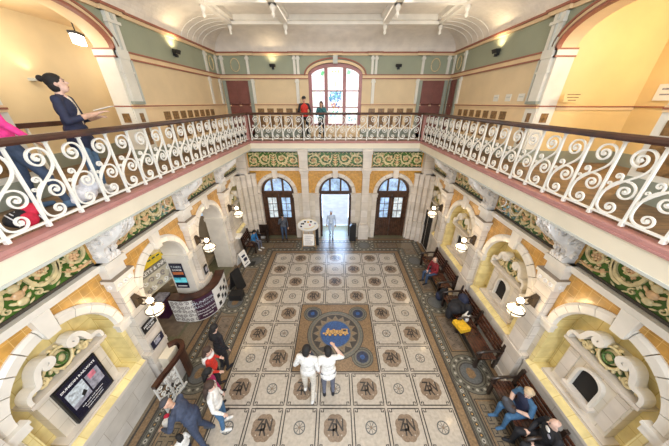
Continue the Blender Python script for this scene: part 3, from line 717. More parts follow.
AC, AA, AB = 5.4, 1.3, .58
for side, T in (('left', GL), ('right', GR)):
    w = MB(T)
    wall_bands(w, 7.1, YG); squares(w, 7.75, 11.0 if side == 'right' else 11.15)
    cornice(w, -3, YG, (6.95, 3.6))
    for ua, ub in ((6.7, 7.1), (3.1, 4.1)):
        wall_bands(w, ua, ub, 'gal_white'); w.box(ua+.13, ub-.13, .03, .04, 6.14, 6.36, 'gal_brown'); w.box(ua+.1, ub-.1, .03, .04, 5.56, 6.02, 'gal_brown')
    wall_bands(w, -3, .5)
    for c, a in ((AC, AA), (1.8, 1.3)):     # arch heads
        A = [(c-a*math.cos(PI*i/30), ZR2+AB*math.sin(PI*i/30)) for i in range(31)]
        for p, q in zip(A, A[1:]):
            w.add([(p[0], 0, p[1]), (q[0], 0, q[1]), (q[0], 0, ZC), (p[0], 0, ZC)], [(0, 1, 2, 3)], 'gal_green')
            w.add([(p[0], .03, p[1]), (q[0], .03, q[1]), (q[0], -.4, q[1]), (p[0], -.4, p[1])], [(0, 1, 2, 3)], 'gal_band')
        w.ribbon([(p[0], p[1]) for p in A], .05, -.02, .09, 'gal_red', lambda a_, z, d: (a_, d, z))
        B = [(c-(a+.10)*math.cos(PI*i/30), ZR2+(AB+.09)*math.sin(PI*i/30)) for i in range(31)]
        w.ribbon(B, .06, -.02, .05, 'gal_band', lambda a_, z, d: (a_, d, z))
        w.ribbon([(q[0]+(q[0]-c)*.03, q[1]+.045) for q in B], .04, -.02, .08, 'gal_red', lambda a_, z, d: (a_, d, z))
        for s in (-1, 1):
            u = c+s*a
            x0, x1 = sorted((u-s*.02, u+s*.05)); w.box(x0, x1, -.42, -.002, ZF, ZR1, 'gal_white'); x0, x1 = sorted((u-s*.03, u+s*.05)); w.box(x0, x1, -.43, -.002, ZF, 5.46, 'skirt_green'); w.box(x0, x1, -.43, .0, ZD-.03, ZD, 'gal_red'); w.box(x0-.005, x1+.005, -.30, -.12, 6.14, 6.36, 'gal_brown')
            x0, x1 = sorted((u-s*.03, u+s*.1)); w.box(x0, x1, -.44, .05, ZR1, ZR1+.035, 'gal_red'); w.box(x0, x1, -.44, .03, ZR1+.035, ZR2-.035, 'gal_white'); w.box(x0, x1, -.44, .06, ZR2-.035, ZR2, 'gal_red')
    for u, ww in ((6.92, .30), (3.6, .7)):    # piers with a moulded face
        w.box(u-ww/2, u+ww/2, 0, .07, ZD+.03, ZR1, 'gal_white'); w.box(u-ww/2-.04, u+ww/2+.04, 0, .09, ZD+.03, ZD+.1, 'skirt_green')
        w.box(u-ww/2-.03, u+ww/2+.03, 0, .08, ZR1-.3, ZR1-.26, 'gal_white'); w.box(u-ww/2-.02, u+ww/2+.02, 0, .085, ZR1, ZR2, 'gal_white')
        w.box(u-ww/2, u+ww/2, 0, .08, ZR2, ZC, 'gal_white'); w.box(u-.03, u+.03, .08, .1, ZR2, ZC, 'grey_paint'); w.box(u-ww/2-.04, u+ww/2+.04, .02, .12, ZC-.2, ZC-.14, 'gal_white')
    w.box(7.14, 7.2, 0, .04, ZD, ZR1, 'grey_paint')
    for u in (11.3, 12.25): strip(w, u, ZR2, ZC); strip(w, u, ZD+.03, ZR1, .12)
    oval(w, 11.78, 8.09)
    # alcove behind the arches
    if side == 'left':
        w.box(-3, 10.5, -2.1, -1.9, ZF, 8.5, 'gal_ochre'); w.box(-3, 10.5, -1.95, -.3, 8.42, 8.5, 'gal_band'); w.box(10.4, 10.5, -2, -.3, ZF, 8.5, 'gal_ochre')
        w.box(-3, 10.5, -1.9, -1.87, ZF, 5.46, 'skirt_green')
    else:
        w.box(-3, 7, -2.6, -2.42, ZF, 8.9, 'gal_yellow'); w.box(-3, 7, -2.45, -.3, 8.7, 8.8, 'gal_band'); w.box(6.7, 6.9, -2.6, -.41, ZF, 8.8, 'gal_yellow')
        w.box(6.68, 6.7, -2.6, -.44, ZF, 5.42, 'skirt_green'); w.box(-3, 6.7, -2.42, -2.39, ZF, 5.42, 'skirt_green')
        w.box(6.67, 6.7, -2.6, -.44, 6.5, 6.53, 'gal_red'); w.box(6.675, 6.7, -2.6, -.44, 6.44, 6.5, 'gal_band')
        w.box(3.0, 6.7, -2.42, -2.395, 6.5, 6.53, 'gal_red')
    struct('wall_%s_gallery' % side, w)
w = MB(GF)
WH, WZ = 1.22, 7.70     # far window opening
for ua, ub in ((-XG, -WH), (WH, XG)):
    wall_bands(w, ua, ub)
w.box(-WH, WH, -.3, .03, ZF, 5.62, 'gal_band')
A = [(-WH*math.cos(PI*i/30), WZ+.46*math.sin(PI*i/30)) for i in range(31)]
for p, q in zip(A, A[1:]):
    w.add([(p[0], 0, p[1]), (q[0], 0, q[1]), (q[0], 0, ZC), (p[0], 0, ZC)], [(0, 1, 2, 3)], 'gal_green')
    w.add([(p[0], 0, p[1]), (q[0], 0, q[1]), (q[0], -.3, q[1]), (p[0], -.3, p[1])], [(0, 1, 2, 3)], 'gal_band')
Fz = lambda a_, z, d: (a_, d, z)
for k, ww, m, dd in ((1.05, .10, 'gal_band', .05), (1.125, .05, 'gal_red', .08)):
    w.ribbon([(-WH*k*math.cos(PI*i/30), WZ+(.46+(k-1)*1.5)*math.sin(PI*i/30)) for i in range(31)], ww, 0, dd, m, Fz)
w.box(-.1, .1, 0, .14, 8.14, ZC, 'grey_paint')
cornice(w, -XG, XG, (-3.86, -1.72, 0, 1.72, 3.86))
squares(w, -3.75, -1.5); squares(w, 1.5, 3.75)
for u in (-4.98, -3.86, -1.80, -1.64, 1.64, 1.80, 3.86, 4.98): strip(w, u, ZR2, ZC, .11)
for u in (-3.74, -1.72, 1.72, 3.74): strip(w, u, ZD+.03, ZR1, .14)
for u in (-4.42, 4.42): oval(w, u, 8.09)
struct('wall_far_gallery', w)
n = 6
for T, u in ((GF, -4.43), (GF, 4.43), (GR, 11.82)):
    b = MB(T); hw = .5 if T is GF else .34; e = .03
    b.box(u-hw-.14, u-hw, 0, .1, ZF, 7.5, 'skirt_green'); b.box(u+hw, u+hw+.14, 0, .1, ZF, 7.5, 'skirt_green'); b.box(u-hw, u+hw, 0, .05, ZF, 7.5, 'door_red')
    for ua, ub in ((u-hw+.08, u-.06), (u+.06, u+hw-.08)):
        for z0, z1 in ((5.25, 6.0), (6.1, 7.0), (7.05, 7.4)): b.box(ua, ub, .05, .07, z0, z1, 'door_red')
    struct('door_%d' % n, b); n += 1

# stained glass window
def stained():
    m = bpy.data.materials.new('stained_glass'); m.use_nodes = True; nt = m.node_tree; b = nt.nodes['Principled BSDF']
    tc = nt.nodes.new('ShaderNodeTexCoord'); v = nt.nodes.new('ShaderNodeTexVoronoi'); v.inputs['Scale'].default_value = 7
    nt.links.new(tc.outputs['Object'], v.inputs['Vector'])
    mx = nt.nodes.new('ShaderNodeMixRGB'); mx.inputs[0].default_value = .30; mx.inputs[1].default_value = (1, 1, 1, 1)
    nt.links.new(v.outputs['Color'], mx.inputs[2]); nt.links.new(mx.outputs[0], b.inputs['Emission Color']); b.inputs['Emission Strength'].default_value = .95
    b.inputs['Base Color'].default_value = (.7, .7, .7, 1); b.inputs['Roughness'].default_value = .2; return m
M['stained'] = stained()
for k, c in {'gl_blue': (.08, .16, .42), 'gl_teal': (.10, .40, .45), 'gl_green': (.15, .55, .25), 'gl_amber': (.85, .5, .12), 'gl_red': (.75, .25, .2), 'gl_sky': (.45, .68, .95)}.items(): D(k, c, .2, .2, 9, emit=c, estr=.8)
b = MB(GF); e = -.12
for k in (-1, 1):
    a, c = sorted((k*(WH-.15), k*WH)); b.box(a, c, e-.05, e+.12, 5.62, WZ, 'win_red'); b.box(k*.42-.075, k*.42+.075, e-.05, e+.1, 5.62, 8.08, 'win_red')
b.ribbon([(-(WH-.05)*math.cos(PI*i/30), WZ+.41*math.sin(PI*i/30)) for i in range(31)], .17, e-.05, e+.12, 'win_red', Fz)
b.box(-WH, WH, e-.05, e+.14, 5.60, 5.70, 'win_red')
for z in (7.1, 6.42): b.box(-WH+.1, WH-.1, e-.02, e+.05, z-.025, z+.025, 'win_red')
win = b.build('window_1', kind='structure')
def archz(u): return WZ+.41*math.sqrt(max(0, 1-(u/(WH-.05))**2))
for i, (ua, ub) in enumerate(((-WH+.1, -.48), (-.36, .36), (.48, WH-.1))):
    g = MB(GF); us = [ua+(ub-ua)*j/10 for j in range(11)]
    g.add([(ua, e, 5.7), (ub, e, 5.7)]+[(u, e, archz(u)) for u in reversed(us)], [tuple(range(13))], 'stained')
    rnd = random.Random(i); mid = (ua+ub)/2
    def piece(u, z, r, m):
        k = rnd.randint(4, 6); a0 = rnd.random()*3
        g.add([(u+r*rnd.uniform(.6, 1.2)*math.cos(a0+2*PI*j/k), e+.006+rnd.random()*.004, z+r*rnd.uniform(.6, 1.2)*math.sin(a0+2*PI*j/k)) for j in range(k)], [tuple(range(k))], m)
    if i == 1:
        for _ in range(60): piece(mid+rnd.uniform(-.26, .26)*1, 6.85+rnd.uniform(-.2, .25), rnd.uniform(.045, .09), rnd.choice(('gl_blue', 'gl_blue', 'gl_teal', 'gl_sky')))
        for _ in range(26): piece(mid+rnd.uniform(-.2, .2), 6.5+rnd.uniform(-.12, .12), rnd.uniform(.03, .07), rnd.choice(('gl_amber', 'gl_red', 'gl_blue')))
        for _ in range(20): piece(mid+rnd.uniform(-.26, .26), 6.1+rnd.uniform(-.1, .14), rnd.uniform(.03, .06), rnd.choice(('gl_teal', 'gl_sky', 'gl_green')))
        for j in range(7): piece(mid-.2+j*.066, 7.86, .05, 'gl_amber' if j % 2 else 'gl_sky')
        for z in (7.45, 7.38, 7.32): piece(mid, z, .035, 'gl_amber')
    else:
        for j in range(3): piece(mid+(.2 if i == 0 else -.2)+rnd.uniform(-.05, .05), 7.8+rnd.uniform(-.05, .05), .08, 'gl_green')
        for j in range(16): piece(mid+rnd.uniform(-.26, .26), 5.95+rnd.uniform(-.15, .15), rnd.uniform(.03, .06), rnd.choice(('gl_sky', 'gl_teal', 'gl_sky')))
        for j in range(6): piece(mid-.22+j*.09, 7.32+rnd.uniform(-.02, .02), .02, 'gl_sky')
    g.build('pane', win)

# ================================================================= COVE AND CEILING
b = MB(); CI, CZ0, CZ1 = 1.25, ZC+.13, 9.18
n = 12
def cov(t): a = t*PI/2; return CI*(1-math.cos(a)), CZ0+(CZ1-CZ0)*math.sin(a)
rings = []
for i in range(n+1):
    o, z = cov(i/n); x, y = XG-.02-o, YG-.02-o
    rings.append([(-x, Y0, z), (-x, y, z), (x, y, z), (x, Y0, z)])
b.loft(rings, 'ceil', closed=False, caps=False)
xi, yi = XG-.02-CI, YG-.02-CI
b.box(-xi-.3, xi+.3, Y0, yi+.3, 9.44, 9.57, 'ceil')
def beam(x0, x1, y0, y1, z0=9.18):
    b.box(x0, x1, y0, y1, z0, 9.46, 'ceil_trim')
beam(-xi-.1, -xi+.12, Y0, yi); beam(xi-.12, xi+.1, Y0, yi); beam(-xi, xi, yi-.12, yi+.1)
beam(-xi+.1, -xi+.24, Y0, yi, 9.28); beam(xi-.24, xi-.1, Y0, yi, 9.28); beam(-xi, xi, yi-.24, yi-.1, 9.28)
BX = 1.86
for s in (-1, 1):
    beam(s*BX-.11, s*BX+.11, Y0, yi, 9.20); beam(s*BX-.2, s*BX+.2, Y0, yi, 9.32)
for y in (9.1, 7.1, 5.1, 3.1):
    beam(-xi, xi, y-.11, y+.11, 9.20); beam(-xi, xi, y-.2, y+.2, 9.32)
for y in (9.1, 7.1, 5.1, yi):
    for x in (-xi, -BX, BX, xi): b.lathe((x, y, 8.86), [(.01, .02), (.05, .05), (.06, .11), (.035, .16), (.07, .2), (.09, .28), (.05, .34), (.1, .4)], 'ceil_trim', 10)
for i in range(12):       # ribs crossing the cove near the corners
    pass
struct('ceiling', b)
b = MB()
for s in (-1, 1):
    for y in (11.3, 10.95, 10.6, 10.25, 9.9):
        pts = [(s*(XG-.02-cov(t/10)[0]), y, cov(t/10)[1]-.01) for t in range(11)]; b.tube(pts, .012, 'ceil_trim', 5)
struct('cornice', b)
# ================================================================= LAMPS
def wall_lamp(T, u, label):
    t = thing('wall_lamp', label, 'lamp', T(u, .22, 2.7), 'white glass wall lamps on the pilasters')
    b = MB(T); b.prism([(0, 2.52), (.12, 2.62), (.1, 2.78), (0, 2.86)], lambda d, z: (u-.06, .21+d, z), lambda d, z: (u+.06, .21+d, z), 'lamp_metal')
    b.tube([(u, .26, 2.72), (u, .36, 2.8), (u, .46, 2.78), (u, .52, 2.68)], .022, 'lamp_metal'); b.tube([(u, .28, 2.6), (u, .38, 2.58), (u, .5, 2.66)], .016, 'lamp_metal'); b.build('bracket', t)
    b = MB(); c = T(u, .54, 2.70); b.lathe(c, [(.01, -.06), (.05, -.045), (.07, 0), (.05, .05), (.01, .065)], 'bulb', 12); b.build('bulb', t)
    b = MB(); c = T(u, .56, 2.36); b.lathe(c, [(.02, -.09), (.09, -.07), (.15, -.01), (.18, .07), (.168, .12), (.09, .18), (.03, .21)], 'lamp_glass', 20); s = b.build('glass_shade', t)
    b = MB()
    for k in range(4):
        a = PI*k/2+.5; b.tube([(c[0]+r*1.03*math.cos(a), c[1]+r*1.03*math.sin(a), c[2]+z) for r, z in ((.02, -.094), (.09, -.073), (.15, -.01), (.183, .07), (.17, .12), (.09, .185))], .009, 'lamp_metal', 5)
    b.lathe(c, [(.175, .055), (.19, .065), (.19, .08), (.175, .09)], 'lamp_metal', 20); b.lathe(c, [(.01, .19), (.045, .2), (.045, .29), (.01, .3)], 'lamp_metal', 10); b.build('cage', s)
    li = bpy.data.lights.new('wall_lamp_light', 'POINT'); li.energy = LAMP_W; li.color = (1, .72, .40); li.shadow_soft_size = .1
    o = bpy.data.objects.new('wall_lamp_light', li); C.objects.link(o); p = T(u, .95, 2.62); o.location = p; o.parent = t; o.matrix_parent_inverse = Matrix.Translation(t.location).inverted()
LAMP_W = 17
wall_lamp(TR, 3.86, 'white glass wall lamp on the pilaster above the yellow paper bag bench')
wall_lamp(TR, 6.43, 'white glass wall lamp on the pilaster above the pile of black coats')
wall_lamp(TR, 9.0, 'white glass wall lamp beside the dark doors near the person in red')
wall_lamp(TL, 3.86, 'white glass wall lamp above the notice boards and curved handrail')
wall_lamp(TL, 6.43, 'white glass wall lamp on the pilaster by the stairs and curved counter')
wall_lamp(TL, 9.0, 'white glass wall lamp above the boy in the blue jacket')

def uplight(T, u, z, label, on=True, w=12):
    t = thing('wall_uplight', label, 'lamp', T(u, .02, z), 'black wall uplights on the green frieze')
    b = MB(T); b.box(u-.04, u+.04, 0, .06, z-.1, z+.06, 'black'); b.build('bracket', t)
    b = MB(T); b.prism([(.04, z-.02), (.15, z-.05), (.2, z+.06), (.05, z+.07)], lambda d, q: (u-.12, d, q), lambda d, q: (u+.12, d, q), 'black'); b.build('housing', t)
    b = MB(T); b.box(u-.04, u+.05, .05, .12, z-.13, z-.05, 'black'); b.build('ballast_box', t)
    if on:
        li = bpy.data.lights.new('uplight', 'SPOT'); li.energy = w; li.color = (1, .78, .48); li.spot_size = 2.5; li.spot_blend = 1; li.shadow_soft_size = .06
        o = bpy.data.objects.new('uplight', li); C.objects.link(o); o.location = T(u, .20, z+.10); o.parent = t; o.matrix_parent_inverse = Matrix.Translation(t.location).inverted()
        v = Vector(T(u, -.1, z+1)) - Vector(T(u, .20, z+.10)); o.rotation_euler = v.to_track_quat('-Z', 'Y').to_euler()
uplight(GL, 9.2, 8.05, 'black wall uplight on the green frieze above the woman in navy cardigan', True, 30)
uplight(GR, 9.1, 8.05, 'black wall uplight on the green frieze nearest the yellow alcove', True, 30)
uplight(GF, -2.75, 8.05, 'lit black wall uplight on the far green frieze above the man in red', True, 15)
uplight(GF, 2.78, 8.05, 'unlit black wall uplight on the far green frieze', False)
# alcove lamps
t = thing('wall_uplight', 'small wall uplight behind the bun of the woman in navy cardigan', 'lamp', (-7.05, 6.4, 7.1))
b = MB(); b.box(-7.1, -6.94, 6.34, 6.5, 7.06, 7.12, 'grey_paint'); b.build('housing', t)
li = bpy.data.lights.new('alcove_uplight', 'SPOT'); li.energy = 8; li.color = (1, .84, .56); li.spot_size = 2.4; li.spot_blend = .9; li.shadow_soft_size = .05
o = bpy.data.objects.new('alcove_uplight', li); C.objects.link(o); o.location = (-6.93, 6.42, 7.2); o.rotation_euler = (PI, 0, 0); o.parent = t; o.matrix_parent_inverse = Matrix.Translation(t.location).inverted()
t = thing('pendant_lamp', 'white glowing lamp box with dark cap hanging under the gallery arch', 'lamp', (-5.9, 6.75, 8.1))
b = MB(); R = Matrix.Rotation(.35, 3, 'Z'); c = (-5.75, 6.55, 7.86)
b.obox((c[0], c[1], c[2]+.11), R @ Vector((1, 0, 0)), R @ Vector((0, 1, 0)), (0, 0, 1), .07, .19, .025, 'black'); b.tube([(c[0], c[1], c[2]+.12), (c[0], c[1], 8.42)], .012, 'black', 6); b.build('cap', t)
b = MB(); b.obox((c[0], c[1], c[2]), R @ Vector((1, 0, 0)), R @ Vector((0, 1, 0)), (0, 0, 1), .055, .17, .09, 'tube_lamp'); b.build('lamp_shade', t)

# ================================================================= BENCHES
def bench(T, ua, ub, label, divs):
    t = thing('bench', label, 'bench', T((ua+ub)/2, .4, 0), 'long dark slatted wooden benches along the wall')
    for k in range(6):
        b = MB(T); d = .30+k*.085; b.box(ua, ub, d, d+.07, .43, .455, 'bench_wood'); b.build('seat_slat', t)
    for k in range(4):
        b = MB(T); z = .52+k*.10; d = .24-k*.022; b.box(ua, ub, d-.02, d+.01, z, z+.07, 'bench_wood'); b.build('back_slat', t)
    n = divs
    for i in range(n+1):
        u = ua+.05+(ub-ua-.1)*i/n
        b = MB(T); F0 = lambda d, z: (u-.035, d, z); F1 = lambda d, z: (u+.035, d, z)
        b.prism([(.2, 0), (.28, 0), (.28, .42), (.2, .95), (.13, .95)], F0, F1, 'bench_dark'); b.box(u-.035, u+.035, .72, .79, 0, .66, 'bench_dark'); b.box(u-.035, u+.035, .2, .78, .37, .43, 'bench_dark')
        b.tube([(u, .16, .70), (u, .4, .70), (u, .65, .68), (u, .80, .64), (u, .84, .57)], .035, 'bench_dark'); b.build('bench_end', t)
    return t
bench(TR, 6.72, 8.75, 'dark slatted bench against the wall under the person in dark red', 2)
bench(TR, 3.98, 6.33, 'dark slatted bench holding the yellow paper bag and black coats', 2)
bench(TR, 1.0, 3.42, 'dark slatted bench under the blonde woman and the man in black', 2)
t = bench(TL, 9.6, 10.52, 'small wooden bench under the boy in blue jacket', 1)
b = MB()
t = thing('bench', 'dark wooden bench by the far wall behind the boy in blue', 'bench', (-4.0, 10.8, 0))
b.box(-4.15, -3.55, 10.6, 10.95, .42, .47, 'bench_dark'); b.build('seat', t)
b = MB(); b.box(-4.15, -3.55, 10.95, 11.0, .3, .9, 'bench_dark'); b.build('backrest', t)
for x in (-4.12, -3.62):
    b = MB(); b.box(x, x+.06, 10.6, 10.95, 0, .66, 'bench_dark'); b.build('bench_end', t)

# ================================================================= SIGNS AND COUNTER
def txt(b, s, size, F, m, bold=.004):     # F(x, y) -> point
    vs, fs = text_tris(s, size, bold); b.add([F(x, y) for x, y in vs], fs, m)
# television in the near niche on the left
uc = 2.575
t = thing('television', 'black wall screen with two photographs in the yellow niche', 'television', TL(uc, -.15, 1.76))
b = MB(TL); b.box(uc-.38, uc+.38, -.17, -.10, 1.29, 2.23, 'black'); b.build('bezel', t)
b = MB(TL); b.add([(uc-.345, -.098, 1.32), (uc+.345, -.098, 1.32), (uc+.345, -.098, 2.2), (uc-.345, -.098, 2.2)], [(0, 1, 2, 3)], 'screen_black')
q = lambda a0, a1, z0, z1, m, d=-.096: b.add([(uc+a0, d, z0), (uc+a1, d, z0), (uc+a1, d, z1), (uc+a0, d, z1)], [(0, 1, 2, 3)], m)
q(-.30, .02, 1.58, 2.0, 'scr_snow'); q(.05, .30, 1.60, 1.98, 'scr_grey'); q(.10, .23, 1.84, 1.97, 'scr_pink', -.095); q(-.3, .02, 1.58, 1.68, 'scr_grey', -.095)
b.add([(uc-.1, -.094, 1.66), (uc-.02, -.094, 1.70), (uc-.05, -.094, 1.80), (uc-.12, -.094, 1.74)], [(0, 1, 2, 3)], 'black')
txt(b, 'DUNEDIN RAILWAYS', .066, lambda x, y: (uc+x, -.094, 2.10+y), 'text_white', .002)
for i in range(3): txt(b, ('Daily scenic train departures', 'Tickets and information', 'Enquire at the counter')[i], .036, lambda x, y: (uc+x, -.094, 1.51-.06*i+y), 'text_white', .001)
b.build('screen', t)

# arched shop sign in the first opening
t = thing('arched_sign', 'arched sign with yellow train and lettered band inside the white arch', 'sign', (-5.35, 5.6, 2.2))
P0, P1 = Vector((-5.52, 4.92, 0)), Vector((-5.32, 6.12, 0)); ax = (P1-P0).normalized(); nrm = Vector((ax.y, -ax.x, 0)); L = (P1-P0).length
SP = lambda a, z, d=0: tuple(P0+ax*a+nrm*d+Vector((0, 0, z)))
m0 = L/2
b = MB(); A = [(m0+.60*math.cos(PI*i/20), 2.34+.76*math.sin(PI*i/20)) for i in range(21)]
b.prism(A, lambda a, z: SP(a, z, -.03), lambda a, z: SP(a, z, .0), 'sign_yellow'); o = b.build('lunette', t)
b = MB()
B = [(m0+.55*math.cos(PI*i/20), 2.46+.58*math.sin(PI*i/20)) for i in range(21)]
b.add([SP(a, z, .006) for a, z in B], [tuple(range(21))], 'sign_green')
b.add([SP(a, z, .01) for a, z in [(m0+.0, 2.95), (m0+.42, 2.84), (m0+.55, 2.5), (m0+.2, 2.6)]], [(0, 1, 2, 3)], 'sign_sand')
b.add([SP(a, z, .012) for a, z in [(m0-.3, 2.8), (m0+.05, 2.96), (m0+.05, 2.8), (m0-.15, 2.62)]], [(0, 1, 2, 3)], 'scr_snow')
b.prism([(m0-.5, 2.44), (m0+.5, 2.44), (m0+.42, 2.6), (m0-.1, 2.66), (m0-.45, 2.56)], lambda a, z: SP(a, z, .008), lambda a, z: SP(a, z, .03), 'sign_yellow')
for k in range(5): b.add([SP(a, z, .034) for a, z in [(m0-.32+k*.15, 2.52), (m0-.22+k*.15, 2.52), (m0-.22+k*.15, 2.57), (m0-.32+k*.15, 2.57)]], [(0, 1, 2, 3)], 'sign_green')
b.build('train_picture', o)
b = MB(); b.prism([(0, 2.12), (L, 2.12), (L, 2.33), (0, 2.33)], lambda a, z: SP(a, z, -.05), lambda a, z: SP(a, z, .02), 'sign_band')
txt(b, 'TICKETS & INFO', .16, lambda x, y: SP(m0+x, 2.225+y, .024), 'paper', .004); b.build('letter_band', t)
b = MB(); b.prism([(0, 1.5), (L, 1.5), (L, 2.12), (0, 2.12)], lambda a, z: SP(a, z, -.05), lambda a, z: SP(a, z, .0), 'sign_ground')
for i in range(6):
    for j in range(2):
        b.ribbon([(.12+i*.2+x, 1.66+j*.28+z) for x, z in spiral(0, 0, .01, .10, i+j, 1.3, 1 if (i+j) % 2 else -1, 14)], .03, 0, .02, 'ornate_grey' if (i+j) % 2 else 'paper', lambda a, z, d: SP(a, z, d))
b.build('lattice', t)

# posters
def poster(name, label, T3, w, h, m, rows, cat='poster'):
    b = MB(); q = lambda x0, x1, y0, y1, m_, d: b.add([T3(x, y, d) for x, y in ((x0, y0), (x1, y0), (x1, y1), (x0, y1))], [(0, 1, 2, 3)], m_)
    b.add([T3(x, y, d) for x in (-w/2, w/2) for y in (-h/2, h/2) for d in (0, .012)], [(0, 1, 3, 2), (4, 6, 7, 5), (0, 4, 5, 1), (2, 3, 7, 6), (0, 2, 6, 4), (1, 5, 7, 3)], m)
    for r in rows:
        if r[0] == 't': txt(b, r[1], r[2], lambda x, y: T3(x+r[4], y+r[3], .016), r[5], .002)
        else: q(r[1], r[2], r[3], r[4], r[5], .014)
    return b.build(name, None, label, cat)
poster('poster', 'tall dark poster with a train on the white pier above the counter', lambda x, y, d: (-5.02+x, 5.965-d, 1.64+y), .40, .98, 'poster_dark',
       [('t', 'TAIERI', .11, .36, 0, 'scr_snow'), ('t', 'GORGE', .09, .24, 0, 'text_white'), ('r', -.17, .17, .06, .17, 'kraft'), ('r', -.2, .2, -.26, -.06, 'gl_teal'), ('r', -.2, .05, -.14, -.06, 'scr_snow'), ('r', -.15, .15, -.42, -.38, 'text_white')])
# near pier notices on the left
poster('notice_board', 'dark notice with white letters under the near lamp, upper of two', lambda x, y, d: (-4.62+d+.02+.2, 3.86+x, 1.95+y), .40, .24, 'black', [('t', 'HISTORIC', .075, .04, 0, 'text_white'), ('t', 'TOURS', .075, -.05, 0, 'text_white')], 'notice')
poster('notice_board', 'dark notice under the near lamp, lower of two', lambda x, y, d: (-4.62+d+.02+.2, 3.86+x, 1.38+y), .38, .22, 'poster_dark', [('r', -.1, .08, -.06, .06, 'scr_grey'), ('t', 'STATION', .05, .08, 0, 'text_white')], 'notice')
poster('notice_board', 'small dark notice on the pier edge beside the stairs', lambda x, y, d: (-4.43+d+.01, 6.43+x, 1.55+y), .20, .34, 'black', [('r', -.06, .06, -.1, .1, 'scr_grey')], 'notice')

# curved counter wrapped round the pier
t = thing('counter', 'curved ticket counter wrapped round the white pier with a purple panel', 'counter', (-4.7, 6.2, 0))
path = [(-5.35, 5.56), (-4.95, 5.52)]+bez((-4.95, 5.52), (-4.50, 5.50), (-4.14, 5.75), (-4.10, 6.35), 14)+[(-4.13, 6.7), (-4.2, 7.05)]
def slab(b, pth, z0, z1, w0, w1, m, i0=0, i1=None):
    pth = pth[i0:i1]; n = len(pth); rings = []
    for i, p in enumerate(pth):
        q = pth[min(i+1, n-1)]; o = pth[max(i-1, 0)]; dx, dy = q[0]-o[0], q[1]-o[1]; l = math.hypot(dx, dy); nx, ny = dy/l, -dx/l
        rings.append([(p[0]+nx*w0, p[1]+ny*w0, z0), (p[0]+nx*w1, p[1]+ny*w1, z0), (p[0]+nx*w1, p[1]+ny*w1, z1), (p[0]+nx*w0, p[1]+ny*w0, z1)])
    b.loft(rings, m)
b = MB(); slab(b, path, .04, 1.0, -.06, 0, 'paper'); bd = b.build('body', t)
b = MB(); slab(b, path, 1.0, 1.05, -.28, .03, 'dark_wood'); b.build('worktop', t)
b = MB(); slab(b, path, .08, .98, 0, .012, 'purple', 5, 13); pn = b.build('purple_panel', t)
CL = [0]
for p, q in zip(path, path[1:]): CL.append(CL[-1]+math.hypot(q[0]-p[0], q[1]-p[1]))
def wrap(x, y, d):        # x metres along the counter front, y height, d out
    x = min(max(x, 0), CL[-1]-1e-4); i = max(k for k in range(len(CL)-1) if CL[k] <= x); f = (x-CL[i])/(CL[i+1]-CL[i]); p, q = path[i], path[i+1]
    th = math.atan2(q[1]-p[1], q[0]-p[0]); return (p[0]+(q[0]-p[0])*f+math.sin(th)*d, p[1]+(q[1]-p[1])*f-math.cos(th)*d, y)
pm = (CL[5]+CL[12])/2
for nm, s_, z, sz in (('title_lettering', 'DUNEDIN', .80, .15), ('title_lettering', 'RAILWAYS', .64, .13), ('small_lettering', 'tickets and tours', .46, .085), ('small_lettering', 'information desk', .34, .085), ('small_lettering', 'open daily', .22, .085)):
    b = MB(); txt(b, s_, sz, lambda x, y: wrap(pm+x, z+y, .018), 'scr_snow' if nm[0] == 't' else 'text_white', .002); b.build(nm, pn)
b = MB()
for i in range(5):
    for j in range(5):
        b.ribbon([(.1+i*.165+x, .16+j*.18+z) for x, z in spiral(0, 0, .008, .085, i*1.7+j, 1.4, 1 if (i+j) % 2 else -1, 12)], .022, .002, .014, 'ornate_grey', lambda a, z, d: wrap(a, z, d))
b.build('ornate_panel', bd)
for k in range(8):
    b = MB(); x0 = CL[13]+.10+(k % 4)*.21; z0 = .22+.34*(k//4)+.15*(k % 2)
    b.add([wrap(x0+x, z0+z, d) for x in (-.06, .06) for z in (-.07, .07) for d in (.002, .016)], [(0, 1, 3, 2), (4, 6, 7, 5), (0, 4, 5, 1), (2, 3, 7, 6), (0, 2, 6, 4), (1, 5, 7, 3)], 'black'); b.build('photo_tile', bd)
b = MB(); b.box(-6.05, -5.72, 5.7, 6.1, 0, .74, 'purple'); b.box(-6.07, -5.7, 5.68, 6.12, .74, .8, 'scr_grey'); b.build('display_plinth', None, 'purple display plinth with grey top behind the curved counter', 'plinth')

# curved handrail barrier in the near opening corner
t = thing('stair_barrier', 'curved dark handrail over a white wrought iron grille by the queue', 'barrier', (-4.0, 3.5, 0))
hp = [(-4.0, 2.95), (-3.98, 3.2), (-3.93, 3.5)]+bez((-3.93, 3.5), (-3.86, 3.9), (-3.95, 4.12), (-4.2, 4.1), 10)+[(-4.34, 3.98)]
b = MB(); slab(b, hp, .95, 1.05, -.05, .05, 'dark_wood'); b.build('handrail', t)
b = MB(); slab(b, hp, .08, .95, -.012, .012, 'dark_wood', 4, 14); b.build('end_panel', t)
b = MB(); slab(b, hp, .04, .09, -.02, .02, 'iron_white', 0, 4)
HF = lambda a, z, d: (-4.0+.07*max(0, a)/.55+d, 2.95+a, z)
for i in range(3):
    for j in range(4):
        b.ribbon([(.1+i*.18+x, .2+j*.2+z) for x, z in spiral(0, 0, .01, .09, j*1.6+i, 1.5, 1 if (i+j) % 2 else -1, 16)], .022, -.01, .01, 'iron_white', HF)
b.build('grille', t)
for a in (0, .29, .56):
    b = MB(); p = HF(a, 0, 0); b.box(p[0]-.015, p[0]+.015, p[1]-.015, p[1]+.015, 0, .96, 'iron_white'); b.build('post', t)
